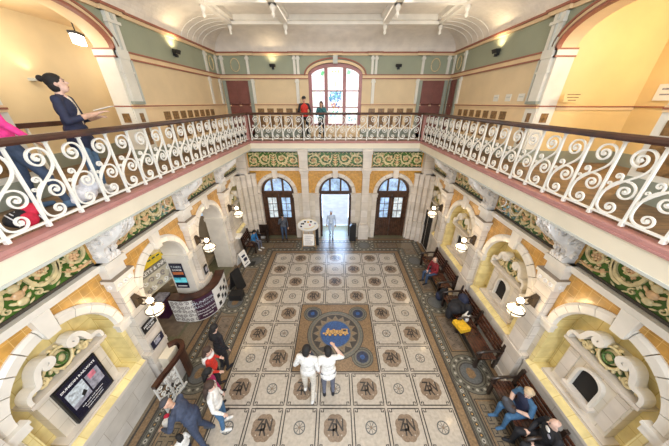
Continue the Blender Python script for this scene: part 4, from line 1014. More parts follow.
b = MB(); b.box(-4.40, -4.16, 3.66, 4.02, .6, .95, 'cream_paint'); b.box(-4.42, -4.1, 3.62, 4.04, .0, .6, 'marble'); b.build('pier_pedestal', None, 'cream stepped pedestal enclosed by the curved handrail', 'pedestal')

# stairs in the second opening
t = thing('staircase', 'pale stone steps rising through the opening behind the curved counter', 'stairs', (-6.2, 7.7, 0))
for k in range(8):
    b = MB(); b.box(-5.75-.32*(k+1)-.9*(k == 7), -5.75-.32*k, 6.95, 9.38, 0, .165*(k+1), 'step'); b.build('step', t)

# palette sign with easel board, pier stands
t = thing('easel_sign', 'white notice easel standing below the painter palette board', 'sign', (-1.3, 10.0, 0))
ES = lambda x, z, d=0: (-1.32+x, 9.95+.28*(1-z/.9)*0+(z*.22)-d, z)
for s in (-1, 1):
    b = MB(); b.tube([ES(s*.36, 0), ES(s*.26, .95)], .022, 'light_wood', 6); b.build('leg', t)
b = MB(); b.tube([(-1.32, 10.5, 0), ES(0, .9)], .02, 'light_wood', 6); b.build('leg', t)
b = MB(); b.tube([ES(-.34, .2), ES(.34, .2)], .018, 'light_wood', 6); b.build('crossbar', t)
b = MB(); b.add([ES(x, z, d) for x in (-.27, .27) for z in (.25, .82) for d in (.03, .05)], [(0, 1, 3, 2), (4, 6, 7, 5), (0, 4, 5, 1), (2, 3, 7, 6), (0, 2, 6, 4), (1, 5, 7, 3)], 'paper')
for i in range(5): b.add([ES(x, .72-i*.1+z, .055) for x, z in ((-.2, 0), (.2-.05*(i % 3), 0), (.2-.05*(i % 3), .03), (-.2, .03))], [(0, 1, 2, 3)], 'scr_grey')
b.build('board', t)
t = thing('palette_sign', 'painter palette shaped board with blots beside the bright doorway', 'sign', (-1.35, 10.35, 0))
b = MB(); PS = lambda x, z, d=0: (-1.36+x, 10.38-d, 1.19+z)
pp = [(.52*math.cos(a)*(1-.08*math.sin(a)), .33*math.sin(a)) for a in [2*PI*i/36 for i in range(36)]]
b.prism(pp, lambda x, z: PS(x, z, 0), lambda x, z: PS(x, z, .04), 'paper'); pb = b.build('board', t)
b = MB(); b.tube([PS(x, z, .02) for x, z in pp+pp[:1]], .02, 'sign_sand', 6); b.build('edge', pb)
for x, z, m in ((-.3, .08, 'black'), (-.34, -.06, 'navy'), (-.13, .2, 'black'), (.16, .2, 'black'), (.02, .18, 'bag_yellow'), (.1, .02, 'scr_pink'), (.36, .1, 'scr_grey'), (-.22, .09, 'navy')):
    b = MB(); c = PS(x, z, .042); b.ell(c, (.055, .012, .05), m, seg=10, rng=4); b.build('paint_blot', pb)
b = MB(); b.ribbon([(-.2, -.18), (.0, -.2), (.2, -.13), (.34, -.02)], .05, .04, .048, 'sign_sand', lambda x, z, d: PS(x, z, d)); b.build('brush_stroke', pb)
b = MB(); b.box(-1.0, -.86, 10.36, 10.5, 0, 1.1, 'black'); b.box(-1.42, -.86, 10.42, 10.5, .9, 1.0, 'black'); b.build('stand', t)
b = MB(); b.prism([(0, 0), (.34, 0), (.34, 1.0), (.1, 1.0), (0, .9)], lambda x, z: (.75+x, 10.75, z), lambda x, z: (.75+x, 10.95, z), 'black'); b.build('litter_bin', None, 'black bin standing on the far side of the bright doorway', 'bin')
def sandwich(name, x, y, th, w, h, m, label, mark):
    t = thing(name, label, 'sign', (x, y, 0)); c, s = math.cos(th), math.sin(th)
    for k in (-1, 1):
        b = MB(); G = lambda a, z, d=0: (x+c*a-s*(k*(.22*(1-z/h))+d), y+s*a+c*(k*(.22*(1-z/h))+d), z)
        b.add([G(a, z, d) for a in (-w/2, w/2) for z in (.02, h) for d in (-.012, .012)], [(0, 1, 3, 2), (4, 6, 7, 5), (0, 4, 5, 1), (2, 3, 7, 6), (0, 2, 6, 4), (1, 5, 7, 3)], m)
        if mark:
            for z0, z1, a0, a1 in ((.62, .75, -.15, .12), (.34, .54, -.1, .16), (.16, .2, -.16, .14)):
                b.add([G(a, z*h, k*.016) for a, z in ((a0*w/.5, z0), (a1*w/.5, z0), (a1*w/.5, z1), (a0*w/.5, z1))], [(0, 1, 2, 3)], mark)
        b.build('panel', t)
sandwich('sandwich_board', -4.2, 8.74, 1.25, .40, .72, 'paper', 'white folding sandwich board at the foot of the white pier', 'navy')
b = MB(); b.box(-4.2, -3.7, 8.62, 8.95, .001, .02, 'black'); b.build('floor_mat', None, 'black mat on the mosaic beside the white sandwich board', 'mat')
sandwich('folding_stand', -3.88, 7.2, 1.2, .42, .9, 'black', 'black folding stand at the end of the curved counter', None)
b = MB(); b.box(-3.95, -3.5, 6.5, 6.84, .001, .26, 'black'); b.build('crate', None, 'low black crate beside the black folding stand', 'crate')
b = MB(); b.box(-4.6, -4.25, 9.0, 9.4, 1.2, 1.28, 'paper'); b.build('ledge_papers', None, 'pale papers lying on the pier ledge below the lamp', 'papers')
# notices in the yellow alcove on the right gallery
poster('wall_notice', 'white notice on the bright yellow alcove wall', lambda x, y, d: (7.6-d, 6.05-x*1, 6.82+y), .62, .34, 'paper', [('r', -.22, .22, .05, .09, 'scr_grey'), ('r', -.22, .15, -.06, -.03, 'scr_grey')], 'notice')
for k, (u, l) in enumerate(((8.6, 'small pale notice on the gallery wall, nearest the far corner'), (8.0, 'small pale notice on the gallery wall, middle of three'), (7.45, 'small pale notice on the gallery wall, nearest the yellow alcove'))):
    poster('wall_notice', l, lambda x, y, d: (5.2-d, u-x, 6.74+y), .25, .19, 'gal_white', [('r', -.09, .09, .0, .03, 'grey_paint')], 'notice')
poster('wall_notice', 'small yellow notice with dark lettering inside the alcove beside the pier', lambda x, y, d: (5.75+x, 6.46-d, 6.72+y), .42, .2, 'gal_yellow', [('r', -.16, .16, .05, .07, 'gal_brown'), ('r', -.14, .14, -.01, .01, 'gal_brown'), ('r', -.1, .1, -.07, -.05, 'gal_brown')], 'notice')
t = thing('stair_handrail', 'short dark wooden handrail behind the woman in navy cardigan', 'handrail', (-6.4, 5.6, 5.1))
b = MB(); b.box(-6.66, -6.56, 3.9, 6.7, 6.12, 6.22, 'dark_wood'); b.build('rail', t)
for y in (4.2, 5.4, 6.6):
    b = MB(); b.box(-6.63, -6.59, y-.02, y+.02, ZF, 6.12, 'iron_white'); b.build('post', t)
# dark rooms behind the openings on the left
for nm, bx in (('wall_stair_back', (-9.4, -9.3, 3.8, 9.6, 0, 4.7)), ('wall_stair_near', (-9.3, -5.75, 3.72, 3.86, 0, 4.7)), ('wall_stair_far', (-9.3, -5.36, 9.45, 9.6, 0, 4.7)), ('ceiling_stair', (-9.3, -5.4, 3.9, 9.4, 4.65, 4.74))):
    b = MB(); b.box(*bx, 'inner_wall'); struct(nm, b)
b = MB(); b.box(-6.35, -5.85, 9.42, 9.44, 2.15, 2.75, 'door_glass'); b.box(-6.42, -6.35, 9.40, 9.45, 2.1, 2.8, 'gal_white'); b.box(-5.85, -5.78, 9.40, 9.45, 2.1, 2.8, 'gal_white'); struct('window_2', b)
# ================================================================= PEOPLE
def remesh(mb, voxel):
    me = mb.mesh('tmp'); o = bpy.data.objects.new('tmp', me); C.objects.link(o)
    m = o.modifiers.new('r', 'REMESH'); m.mode = 'VOXEL'; m.voxel_size = voxel
    s = o.modifiers.new('s', 'SMOOTH'); s.factor = .5; s.iterations = 2
    dg = bpy.context.evaluated_depsgraph_get(); out = bpy.data.meshes.new_from_object(o.evaluated_get(dg))
    bpy.data.objects.remove(o); bpy.data.meshes.remove(me); return out
def V(*a): return np.array(a, float)
def unit(v): return v/(np.linalg.norm(v)+1e-9)
class Prims:
    def __init__(s): s.l = []
    def cap(s, p0, r0, p1, r1, m): s.l.append(('c', np.array(p0, float), r0, np.array(p1, float), r1, m))
    def ell(s, c, r, m, R=None): s.l.append(('e', np.array(c, float), np.array(r, float), np.eye(3) if R is None else R, 0, m))
    def tomb(s):
        b = MB()
        for q in s.l:
            if q[0] == 'e': b.ell(q[1], q[2], 'skin', Matrix(q[3].tolist()), 14, 10)
            else:
                _, p0, r0, p1, r1, m = q; d = unit(p1-p0); u = unit(np.cross(d, V(.31, .87, .2))); w = np.cross(d, u); rings = []
                for p, r, ts in ((p0, r0, (-90, -60, -30, 0)), (p1, r1, (0, 30, 60, 90))):
                    for t in ts:
                        t = math.radians(t); rr = max(r*math.cos(t), r*.03)
                        rings.append([tuple(p+d*r*math.sin(t)+(u*math.cos(a)+w*math.sin(a))*rr) for a in [2*PI*j/12 for j in range(12)]])
                b.loft(rings, 'skin')
        return b
    def paint(s, me):
        n = len(me.polygons); c = np.empty(n*3); me.polygons.foreach_get('center', c); c = c.reshape(-1, 3)
        best = np.full(n, 1e9); idx = np.zeros(n, int); mats = []
        for q in s.l:
            if q[5] not in mats: mats.append(q[5])
            if q[0] == 'e': d = (np.linalg.norm(((c-q[1]) @ q[3])/q[2], axis=1)-1)*q[2].min()
            else:
                v = q[3]-q[1]; t = np.clip(((c-q[1]) @ v)/(v @ v+1e-9), 0, 1); d = np.linalg.norm(c-q[1]-t[:, None]*v, axis=1)-(q[2]+(q[4]-q[2])*t)
            k = d < best; best[k] = d[k]; idx[k] = mats.index(q[5])
        me.materials.clear()
        for m in mats: me.materials.append(M[m])
        me.polygons.foreach_set('material_index', idx.astype('i')); me.polygons.foreach_set('use_smooth', [True]*n)
def rotx(v, a, o):   # lean: rotate about the x axis through o, positive leans forward (+y)
    v = v-o; c, s = math.cos(a), math.sin(a); return V(v[0], v[1]*c+v[2]*s, -v[1]*s+v[2]*c)+o

def figure(label, loc, face, h=1.72, pose='stand', lean=0, head=(0, 0), top='white_cloth', sleeve=None, arm='skin', legs='jeans', shoe='black_cloth', skin='skin', hair='hair_black', style='short',
           front=None, J=None, untuck=True, group=None, cls=1.0, voxel=.010, slim=1.0, extra=None, coat=0):
    sleeve = sleeve or top
    j = dict(pel=V(0, 0, .95), ch=V(0, 0, 1.28), nk=V(0, -.005, 1.46), hd=V(0, .025, 1.60), shL=V(-.175, 0, 1.40), shR=V(.175, 0, 1.40),
             elL=V(-.235, -.03, 1.12), elR=V(.235, -.03, 1.12), wrL=V(-.24, .06, .88), wrR=V(.24, .06, .88),
             hpL=V(-.09, 0, .91), hpR=V(.09, 0, .91), knL=V(-.10, .02, .50), knR=V(.10, .02, .50), anL=V(-.11, -.02, .08), anR=V(.11, -.02, .08))
    if pose == 'sit':
        for k in ('pel', 'ch', 'nk', 'hd', 'shL', 'shR', 'elL', 'elR', 'wrL', 'wrR', 'hpL', 'hpR'): j[k] = j[k]-V(0, 0, .39)
        j['knL'], j['knR'] = V(-.12, .43, .52), V(.12, .43, .52); j['anL'], j['anR'] = V(-.13, .42, .08), V(.13, .42, .08)
        j['elL'], j['elR'] = V(-.25, .06, .76), V(.25, .06, .76); j['wrL'], j['wrR'] = V(-.12, .26, .64), V(.12, .26, .64)
    if pose == 'walk':
        j['knL'], j['anL'] = V(-.10, .16, .51), V(-.10, .20, .09); j['knR'], j['anR'] = V(.10, -.02, .49), V(.10, -.28, .12)
    if lean:
        for k in ('ch', 'nk', 'hd', 'shL', 'shR', 'elL', 'elR', 'wrL', 'wrR'): j[k] = rotx(j[k], lean, j['pel'])
    for k, v in (J or {}).items(): j[k] = V(*v)
    P = Prims(); s = slim
    up = unit(j['nk']-j['pel']); fw = unit(np.cross(up, V(1, 0, 0))); fw = fw if fw[1] > 0 or abs(lean) > 1.2 else -fw
    Rt = np.stack([V(1, 0, 0), fw, up], 1)
    P.ell(j['pel'], (.165*s, .118*s, .115), legs if not untuck else legs, Rt if pose != 'sit' else None)
    if untuck: P.ell(j['pel']+up*.04, (.178*s, .132*s, .13), top, Rt)
    mid = (j['pel']+j['ch'])/2
    P.ell(mid, (.150*s, .112*s, .17), top, Rt); P.ell(j['ch']-up*.0, (.172*s, .118*s, .18), top, Rt)
    if coat: P.ell(j['pel']-V(0, 0, .12), (.19*s, .15*s, coat), top)
    if front: P.ell(j['ch']+fw*.055-up*.06, (.075, .075, .24), front, Rt); P.ell(j['ch']+fw*.04+up*.12, (.05, .05, .07), skin, Rt)
    P.cap(j['nk']-up*.06, .075, j['nk']-up*.02, .06, top)
    P.cap(j['nk']-up*.02, .052, j['hd']-V(0, .01, .03), .05, skin)
    for S_ in 'LR':
        sg = -1 if S_ == 'L' else 1
        P.cap(j['nk']-up*.055, .062, j['sh'+S_], .058, sleeve)
        P.cap(j['sh'+S_], .058*s, j['el'+S_], .046*s, sleeve); w = j['wr'+S_]; e = j['el'+S_]
        P.cap(e, .045*s, e+(w-e)*.45, .041*s, sleeve if arm == 'skin' else arm); P.cap(e+(w-e)*.45, .040*s, w, .029, arm)
        d = unit(w-e); side = unit(np.cross(d, V(0, 0, 1) if abs(d[2]) < .8 else V(0, 1, 0))); nr = np.cross(side, d); pc = w+d*.05
        P.ell(pc, (.04, .018, .05), skin, np.stack([side, nr, d], 1))
        for q, (o, l) in enumerate(((-.030, .030), (-.010, .036), (.010, .034), (.029, .026))):
            a = pc+side*o+d*.04; m_ = a+d*l-nr*.006; P.cap(a, .0095, m_, .009, skin); P.cap(m_, .009, m_+unit(d-nr*.7)*l*.9, .0075, skin)
        P.cap(pc-side*.03*sg*-1-d*.02, .011, pc+side*.058*sg+d*.02, .009, skin)
        P.cap(j['hp'+S_], .092*s, j['kn'+S_], .062*s, legs); P.cap(j['kn'+S_], .06*s, j['an'+S_]+V(0, 0, .03), .043, legs)
        a = j['an'+S_]; fd = unit(j['kn'+S_]-j['hp'+S_])*V(1, 1, 0) if pose == 'sit' else V(sg*.12, 1, 0); fd = unit(fd)
        P.cap(a-fd*.04+V(0, 0, -.035), .043, a+fd*.15+V(0, 0, -.045), .034, shoe); P.cap(a+V(0, 0, .02), .044, a+V(0, 0, -.03), .044, shoe)
    # head
    yaw, pit = head; hc = j['hd']; cy, sy, cp, sp = math.cos(yaw), math.sin(yaw), math.cos(pit), math.sin(pit)
    hf = V(sy*cp, cy*cp, sp); hx = V(cy, -sy, 0); hu = np.cross(hx, hf); Rh = np.stack([hx, hf, hu], 1)
    at = lambda x, y, z: hc+Rh @ V(x, y, z)
    P.ell(at(0, 0, .02), (.076, .095, .10), skin, Rh); P.ell(at(0, .02, -.05), (.056, .07, .07), skin, Rh)
    P.cap(at(0, .092, .01), .011, at(0, .112, -.022), .015, skin)
    for sg in (-1, 1): P.ell(at(sg*.078, -.005, -.005), (.012, .022, .032), skin, Rh)
    me = remesh(P.tomb(), voxel/h*1.72); P.paint(me)
    o = bpy.data.objects.new('person', me); C.objects.link(o)
    k = h/1.72; o.location = loc; o.rotation_euler = (0, 0, math.radians(face-90)); o.scale = (k, k, k)
    tag(o, None, label, 'person', group)
    def child(nm, mb):
        c = bpy.data.objects.new(nm, mb.mesh(nm)); C.objects.link(c); c.parent = o; return c
    E = MB(); RhM = Matrix(Rh.tolist())
    for sg in (-1, 1): E.ell(at(sg*.032, .087, .012), (.014, .008, .008), 'hair_black', RhM, 8, 6); E.ell(at(sg*.032, .09, .035), (.018, .006, .004), hair, RhM, 8, 4)
    E.ell(at(0, .088, -.062), (.024, .006, .006), 'darkred', RhM, 8, 4); child('face', E)
    Hh = MB()
    if style == 'cap':
        Hh.ell(at(0, -.005, .06), (.088, .105, .075), hair, RhM); Hh.ell(at(0, .10, .055), (.07, .075, .012), hair, RhM); child('cap', Hh)
    elif style == 'bald_back':
        Hh.ell(at(0, -.035, .01), (.083, .075, .085), hair, RhM); child('hair', Hh)
    else:
        Hh.ell(at(0, -.020, .045), (.091, .106, .098), hair, RhM); Hh.ell(at(0, -.045, -.01), (.084, .074, .098), hair, RhM)
        if style == 'bun': Hh.ell(at(0, -.125, .10), (.042, .042, .042), hair, RhM)
        if style in ('long', 'bob'):
            n = .30 if style == 'long' else .13
            for x in (-.05, 0, .05): Hh.tube([at(x, -.06, .03), at(x*1.1, -.095, -.06), at(x*.9, -.10-.05*(lean > .2), -.06-n)], [.05, .052, .03], hair, 8)
        if style == 'pony': Hh.tube([at(0, -.1, .05), at(0, -.16, .0), at(0, -.14, -.16)], [.03, .04, .015], hair, 8)
        child('hair', Hh)
    if extra: extra(o, child, j, at)
    return o

def backpack(m):
    def f(o, child, j, at):
        up = unit(j['nk']-j['pel']); fw = unit(np.cross(up, V(1, 0, 0))); fw = fw if np.dot(fw, V(0, 1, 0.001)) > -.2 else -fw
        b = MB(); R = Matrix(np.stack([V(1, 0, 0), fw, up], 1).tolist()); c = j['ch']-fw*.19-up*.02
        b.ell(c, (.165, .13, .21), m, R); b.ell(c-fw*.09-up*.06, (.11, .06, .12), m, R, 12, 8)
        for s in (-1, 1): b.tube([j['ch']-fw*.12+up*.17+V(s*.09, 0, 0), j['ch']+fw*.02+up*.21+V(s*.11, 0, 0), j['ch']+fw*.11+up*.08+V(s*.12, 0, 0), j['ch']-up*.14+fw*.06+V(s*.15, 0, 0)], .022, 'black_cloth', 6)
        b.tube([c+up*.2-V(.03, 0, 0), c+up*.26, c+up*.2+V(.03, 0, 0)], .012, 'black_cloth', 6); child('backpack', b)
    return f
def scarf(m):
    def f(o, child, j, at):
        b = MB(); b.ell(j['ch']+V(.02, -.08, .08), (.16, .08, .14), m); b.tube([j['nk']+V(.1*math.cos(a), .1*math.sin(a), -.02) for a in [2*PI*i/12 for i in range(13)]], .045, m, 8); child('scarf', b)
    return f

# gallery, left
figure('woman with dark bun in navy cardigan holding a paper at the gallery railing', (-4.40, 4.28, ZF), 25, 1.90, head=(-.15, .28), top='navy', front='cream_top', legs='jeans', shoe='shoe_white', skin='skin_light', style='bun',
       J=dict(elL=(-.25, .04, 1.12), elR=(.25, .04, 1.12), wrL=(-.06, .30, 1.16), wrR=(.10, .36, 1.22)), slim=1.06, coat=.18)
b = MB(); R = Matrix.Rotation(.45, 3, 'Z'); b.obox((-3.98, 4.50, 6.52), R @ Vector((1, 0, .25)), R @ Vector((0, 1, 0)), R @ Vector((-.25, 0, 1)), .13, .10, .004, 'paper')
b.build('leaflet', None, 'white leaflet in the hands of the woman in navy cardigan', 'paper')
figure('person in bright pink jacket and jeans at the gallery railing', (-4.60, 3.40, ZF), 60, 1.95, top='pink', sleeve='pink', arm='pink', legs='jeans_dark', shoe='jeans', hair='hair_brown', style='bob',
       J=dict(anR=(.2, .22, .08), knR=(.15, .16, .5), elR=(.27, .04, 1.12), wrR=(.26, .2, .92)))
def lump(name, label, cat, parts, voxel=.012):
    P = Prims()
    for p in parts: P.ell(*p) if len(p) == 3 else P.cap(*p)
    me = remesh(P.tomb(), voxel); P.paint(me); o = bpy.data.objects.new(name, me); C.objects.link(o); return tag(o, None, label, cat)
lump('plastic_bag', 'crumpled white plastic bag on the gallery boards by the navy woman', 'bag', [((-4.22, 3.74, 5.25), (.15, .2, .15), 'bag_white'), ((-4.16, 3.84, 5.38), (.13, .12, .14), 'bag_white'), ((-4.28, 3.62, 5.18), (.13, .13, .09), 'bag_white'), ((-4.14, 3.86, 5.45), .05, (-4.08, 3.9, 5.58), .03, 'bag_white')])
t = lump('shoulder_bag', 'red and black striped bag on the boards by the person in pink', 'bag', [((-4.22, 2.86, 5.22), (.13, .2, .12), 'black_cloth'), ((-4.18, 2.96, 5.3), (.12, .10, .09), 'hot_red'), ((-4.12, 2.84, 5.2), (.07, .1, .10), 'hot_red'), ((-4.35, 3.1, 5.2), (.11, .10, .10), 'grey_cloth')])
b = MB()
for k in range(6): b.tube([(-4.10+.004*k, 2.70+.05*k, 5.16), (-4.13, 2.70+.05*k, 5.26), (-4.2, 2.70+.05*k, 5.33)], .008, 'bag_white', 5)
o = b.build('stripe', t)
# gallery, far side
figure('man in red vest and black cap leaning at the far gallery railing', (-1.38, 11.63, ZF), -75, 1.76, head=(.5, -.1), top='red', sleeve='black_cloth', arm='black_cloth', legs='black_cloth', hair='black_cloth', style='cap', J=dict(elL=(-.27, .05, 1.14), elR=(.27, .05, 1.14), wrL=(-.16, .3, 1.06), wrR=(.2, .3, 1.06)), voxel=.012)
figure('woman in teal jacket standing before the stained glass window', (-.62, 11.6, ZF), -95, 1.56, top='teal', sleeve='teal', arm='teal', legs='black_cloth', hair='hair_brown', style='bob', J=dict(elL=(-.26, .08, 1.15), elR=(.26, .08, 1.15), wrL=(-.05, .22, 1.42), wrR=(.15, .32, 1.16)), voxel=.012)
b = MB(); b.box(-.36, -.2, 11.16, 11.3, 6.235, 6.30, 'paper'); b.build('folded_leaflet', None, 'pale folded leaflet on the handrail beside the teal woman', 'paper')
# hall
figure('man in grey jacket and jeans with a phone at the closed wooden doors', (-2.72, 10.9, 0), -75, 1.55, head=(.1, -.45), top='grey_cloth', sleeve='grey_cloth', arm='grey_cloth', legs='jeans_dark', J=dict(wrR=(.05, .2, 1.42), elR=(.25, .08, 1.16), wrL=(-.25, .05, .88)), voxel=.012)
figure('boy in bright blue jacket sitting on the bench in the corner', (-4.12, 10.1, 0), -15, 1.42, 'sit', .25, head=(.1, -.6), top='blue_bright', sleeve='blue_bright', arm='blue_bright', legs='slate_cloth', shoe='shoe_white', voxel=.012)
figure('pale blue clothed person walking in through the bright doorway', (-.22, 11.2, 0), -95, 1.62, 'walk', top='pale_blue', sleeve='pale_blue', arm='pale_blue', legs='pale_blue', hair='pale_blue', voxel=.012)
figure('person in white shirt and cream trousers at the centre medallion', (-.64, 3.33, 0), 80, 1.84, head=(.1, -.35), top='white_cloth', legs='cream_cloth', shoe='shoe_white', J=dict(anL=(-.14, .12, .08), anR=(.1, -.12, .08), elL=(-.27, -.03, 1.14), wrL=(-.2, .16, .98)))
figure('person in white blouse and slate trousers shading the eyes at the medallion', (-.17, 3.38, 0), 95, 1.74, head=(-.2, -.35), top='white_cloth', arm='skin_light', legs='slate_cloth', coat=.16, J=dict(elR=(.34, .06, 1.30), wrR=(.17, .15, 1.54)), slim=1.05)
# queue by the left wall
figure('person in plain black coat first beyond the red top in the queue', (-3.06, 4.05, 0), 65, 1.66, head=(0, -.3), top='black_cloth', sleeve='black_cloth', arm='black_cloth', legs='black_cloth', hair='hair_black', style='short', coat=.2, skin='skin_light')
figure('long-haired woman in red top with pale scarf in the queue', (-2.98, 3.50, 0), 20, 1.6, head=(0, -.1), top='red', arm='red', legs='black_cloth', hair='hair_brown', style='long', skin='skin_light', extra=scarf('scarf'), J=dict(wrR=(.22, .16, 1.0), wrL=(-.2, .14, 1.0)))
figure('dark-haired woman in magenta coat between red and white tops', (-2.74, 3.02, 0), 40, 1.56, head=(0, -.2), top='magenta', arm='magenta', legs='magenta', hair='hair_black', style='bob', coat=.2)
figure('long-haired person in white shirt and blue jeans beside the field edge', (-2.52, 2.70, 0), 15, 1.68, head=(0, -.15), top='white_cloth', arm='white_cloth', legs='blue_cloth', shoe='shoe_white', hair='hair_brown', style='long', skin='skin_light', J=dict(wrR=(.25, .16, .95), elR=(.25, .02, 1.12)))
figure('adult in navy jacket and trousers with dark cap stooping over a child', (-2.90, 2.46, 0), 190, 1.72, lean=.42, head=(.1, -1.0), top='navy_grey', sleeve='navy_grey', arm='navy_grey', legs='navy_grey', shoe='grey_cloth', hair='backpack', style='cap', slim=1.12, untuck=True,
       J=dict(anL=(-.2, -.1, .08), anR=(.18, -.12, .08), wrL=(-.12, .50, .93), wrR=(.12, .46, .90), elL=(-.26, .26, 1.10), elR=(.26, .26, 1.10)))
figure('child in white top and dark trousers beside the stooping adult', (-3.02, 2.16, 0), 160, .92, top='white_cloth', arm='white_cloth', legs='navy', hair='hair_black', style='bob', slim=1.25, J=dict(wrL=(-.2, .25, 1.1), wrR=(.2, .25, 1.1)))
lump('cloth_bundle', 'small white and red bundle in the hands of the stooping adult', 'bundle', [((-3.40, 2.40, .86), (.09, .08, .07), 'white_cloth'), ((-3.44, 2.48, .90), (.06, .05, .05), 'hot_red'), ((-3.38, 2.33, .82), (.06, .07, .05), 'bag_white')])
# right hand benches
figure('person in dark red top and jeans sitting on the slatted bench', (4.02, 7.62, 0), 195, 1.55, 'sit', .1, head=(.3, -.2), top='darkred', sleeve='darkred', arm='darkred', legs='jeans_dark', hair='hair_grey', style='bald_back', skin='skin_light', slim=1.1, voxel=.012)
figure('blonde woman in blue denim sitting with a dark handbag on her lap', (4.18, 2.80, 0), 185, 1.62, 'sit', .12, head=(-.5, -.25), top='navy', sleeve='blue_cloth', arm='skin_light', legs='blue_cloth', shoe='blue_cloth', hair='hair_blonde', style='bob', skin='skin_light', slim=1.12, J=dict(wrL=(-.10, .26, .70), wrR=(.08, .30, .70)))
lump('handbag', 'dark patterned handbag on the lap of the blonde woman', 'bag', [((3.84, 2.8, .66), (.12, .17, .10), 'backpack'), ((3.80, 2.88, .70), (.05, .07, .07), 'grey_cloth'), ((3.86, 2.72, .71), (.06, .05, .06), 'hair_brown')])
def badge(o, child, j, at):
    b = MB(); b.ell(j['ch']+V(-.09, .115, .06), (.045, .012, .04), 'scr_grey', None, 10, 4); b.ell(j['ch']+V(.0, .11, .13), (.06, .02, .05), 'white_cloth', None, 10, 4); child('shirt_front', b)
figure('grey-haired man in black jacket and white collar on the bench', (4.22, 2.20, 0), 170, 1.72, 'sit', .08, head=(.35, -.1), top='black_cloth', sleeve='black_cloth', arm='black_cloth', legs='black_cloth', hair='hair_grey', style='bald_back', skin='skin_light', slim=1.15, extra=badge)
lump('coat_pile', 'black coats heaped on the bench end beside the white bag', 'coat', [((4.12, 5.72, .58), (.28, .3, .18), 'black_cloth'), ((3.92, 5.6, .62), (.22, .22, .2), 'black_cloth'), ((4.3, 5.85, .72), (.15, .22, .22), 'navy'), ((3.76, 5.58, .4), (.1, .14, .24), 'black_cloth'), ((4.28, 5.5, .66), (.14, .15, .2), 'black_cloth')])
lump('backpack', 'black backpack with tan back panel standing between the two benches', 'backpack', [((4.0, 6.52, .30), (.2, .17, .29), 'black_cloth'), ((4.16, 6.5, .36), (.13, .14, .26), 'bag_tan'), ((3.86, 6.56, .2), (.12, .14, .18), 'navy'), ((4.08, 6.5, .55), .035, (4.02, 6.5, .66), .02, 'black_cloth')])
t = lump('carrier_bag', 'white carrier bag with dark print on the bench', 'bag', [((4.10, 5.24, .56), (.10, .12, .13), 'white_cloth'), ((4.04, 5.2, .58), (.05, .06, .06), 'grey_cloth'), ((4.10, 5.28, .68), .03, (4.16, 5.3, .78), .018, 'white_cloth'), ((4.10, 5.18, .68), .03, (4.14, 5.15, .77), .018, 'white_cloth')])
t = thing('paper_bag', 'yellow paper bag lying on the slatted bench', 'bag', (3.88, 4.95, .46))
b = MB(); R = Matrix.Rotation(.25, 3, 'Z'); b.obox((3.86, 4.98, .53), R @ Vector((1, 0, 0)), R @ Vector((0, 1, 0)), (0, 0, 1), .16, .2, .065, 'bag_yellow'); b.build('bag_body', t)
b = MB(); b.tube([(3.80, 5.16, .56), (3.82, 5.24, .58), (3.92, 5.24, .58), (3.94, 5.14, .56)], .008, 'kraft', 5); b.build('handle', t)
# ================================================================= LIGHT, SKY, CAMERA
sc = bpy.context.scene
w = bpy.data.worlds.new('world'); sc.world = w; w.use_nodes = True
bg = w.node_tree.nodes['Background']; bg.inputs[0].default_value = (.80, .89, 1.0, 1); bg.inputs[1].default_value = SKY
def area(name, loc, rot, sx, sy, e, col):
    l = bpy.data.lights.new(name, 'AREA'); l.shape = 'RECTANGLE'; l.size = sx; l.size_y = sy; l.energy = e; l.color = col
    o = bpy.data.objects.new(name, l); C.objects.link(o); o.location = loc; o.rotation_euler = rot; return o
# warm soft fill added under the hall ceiling, no fixtures there
for y in (2.0, 6.0, 9.6): area('hall_fill', (0, y, 9.25), (0, 0, 0), 4.5, 2.4, HALL, (1, .91, .79))
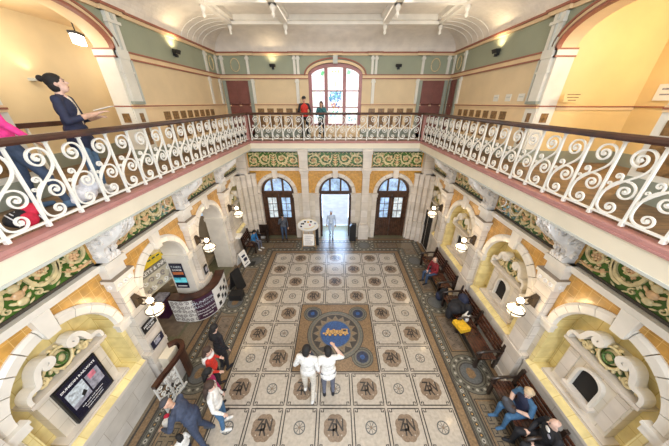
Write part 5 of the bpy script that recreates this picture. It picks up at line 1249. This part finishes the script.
# point lights added in the two alcoves, without fixtures
def pt(loc, e, col, r=.3):
    l = bpy.data.lights.new('fill_point', 'POINT'); l.energy = e; l.color = col; l.shadow_soft_size = r
    o = bpy.data.objects.new('fill_point', l); C.objects.link(o); o.location = loc
pt((6.6, 4.6, 8.1), ALC_R, (1, .88, .68)); pt((-6.2, 5.6, 7.8), ALC_L, (1, .90, .74)); pt((6.4, 1.8, 8.0), ALC_R*.5, (1, .88, .68)); pt((-6.1, 2.0, 7.8), ALC_L, (1, .92, .78))
pt((-7.4, 5.6, 3.9), 50, (1, .86, .66)); pt((-7.2, 8.2, 3.9), 25, (1, .8, .55))  # bare point lights filling the rooms behind the left openings
# daylight through the open doorway and the far window
area('doorway_daylight', (0, YW+1.2, 1.5), (math.radians(-72), 0, 0), 1.3, 2.2, DOOR, (.45, .66, 1.0))
area('window_daylight', (0, YG-.25, 6.9), (math.radians(-90), 0, 0), 2.0, 2.2, 25, (.95, .98, 1.0))
def aim(o, t): o.rotation_euler = (Vector(t)-o.location).to_track_quat('-Z', 'Y').to_euler()
o = area('near_end_fill', (2.6, -2.4, 7.4), (0, 0, 0), 3.2, 3.4, NEAR, (.92, .96, 1.0)); aim(o, (-2.6, 4.0, 1.2))  # unseen cool fill added behind the camera; the near end is open, no window
pt((-6.2, 8.6, 7.7), 30, (1, .9, .74))  # extra fill added to brighten the far end of the left alcove
# unseen upward fill added to brighten the cove
for s in (-1, 1): area('cove_fill', (s*3.6, 6, 8.3), (PI, 0, 0), .5, 9, 45, (1, .86, .66))
cam = bpy.data.cameras.new('camera'); co = bpy.data.objects.new('camera', cam); C.objects.link(co); sc.camera = co
cam.sensor_width = 36; cam.lens = 235.0/669*36; cam.clip_start = .05
cam.shift_x = -.8/669
co.location = (0, 0, H); co.rotation_euler = (math.radians(90-27.05), 0, 0)
sc.view_settings.view_transform = 'Standard'; sc.view_settings.look = 'None'; sc.view_settings.gamma = 1; sc.view_settings.use_curve_mapping = False
sc.view_settings.exposure = 0.1
sc.cycles.max_bounces = 6; sc.cycles.diffuse_bounces = 4; sc.cycles.glossy_bounces = 3; sc.cycles.use_denoising = True
sc.cycles.sample_clamp_indirect = 6
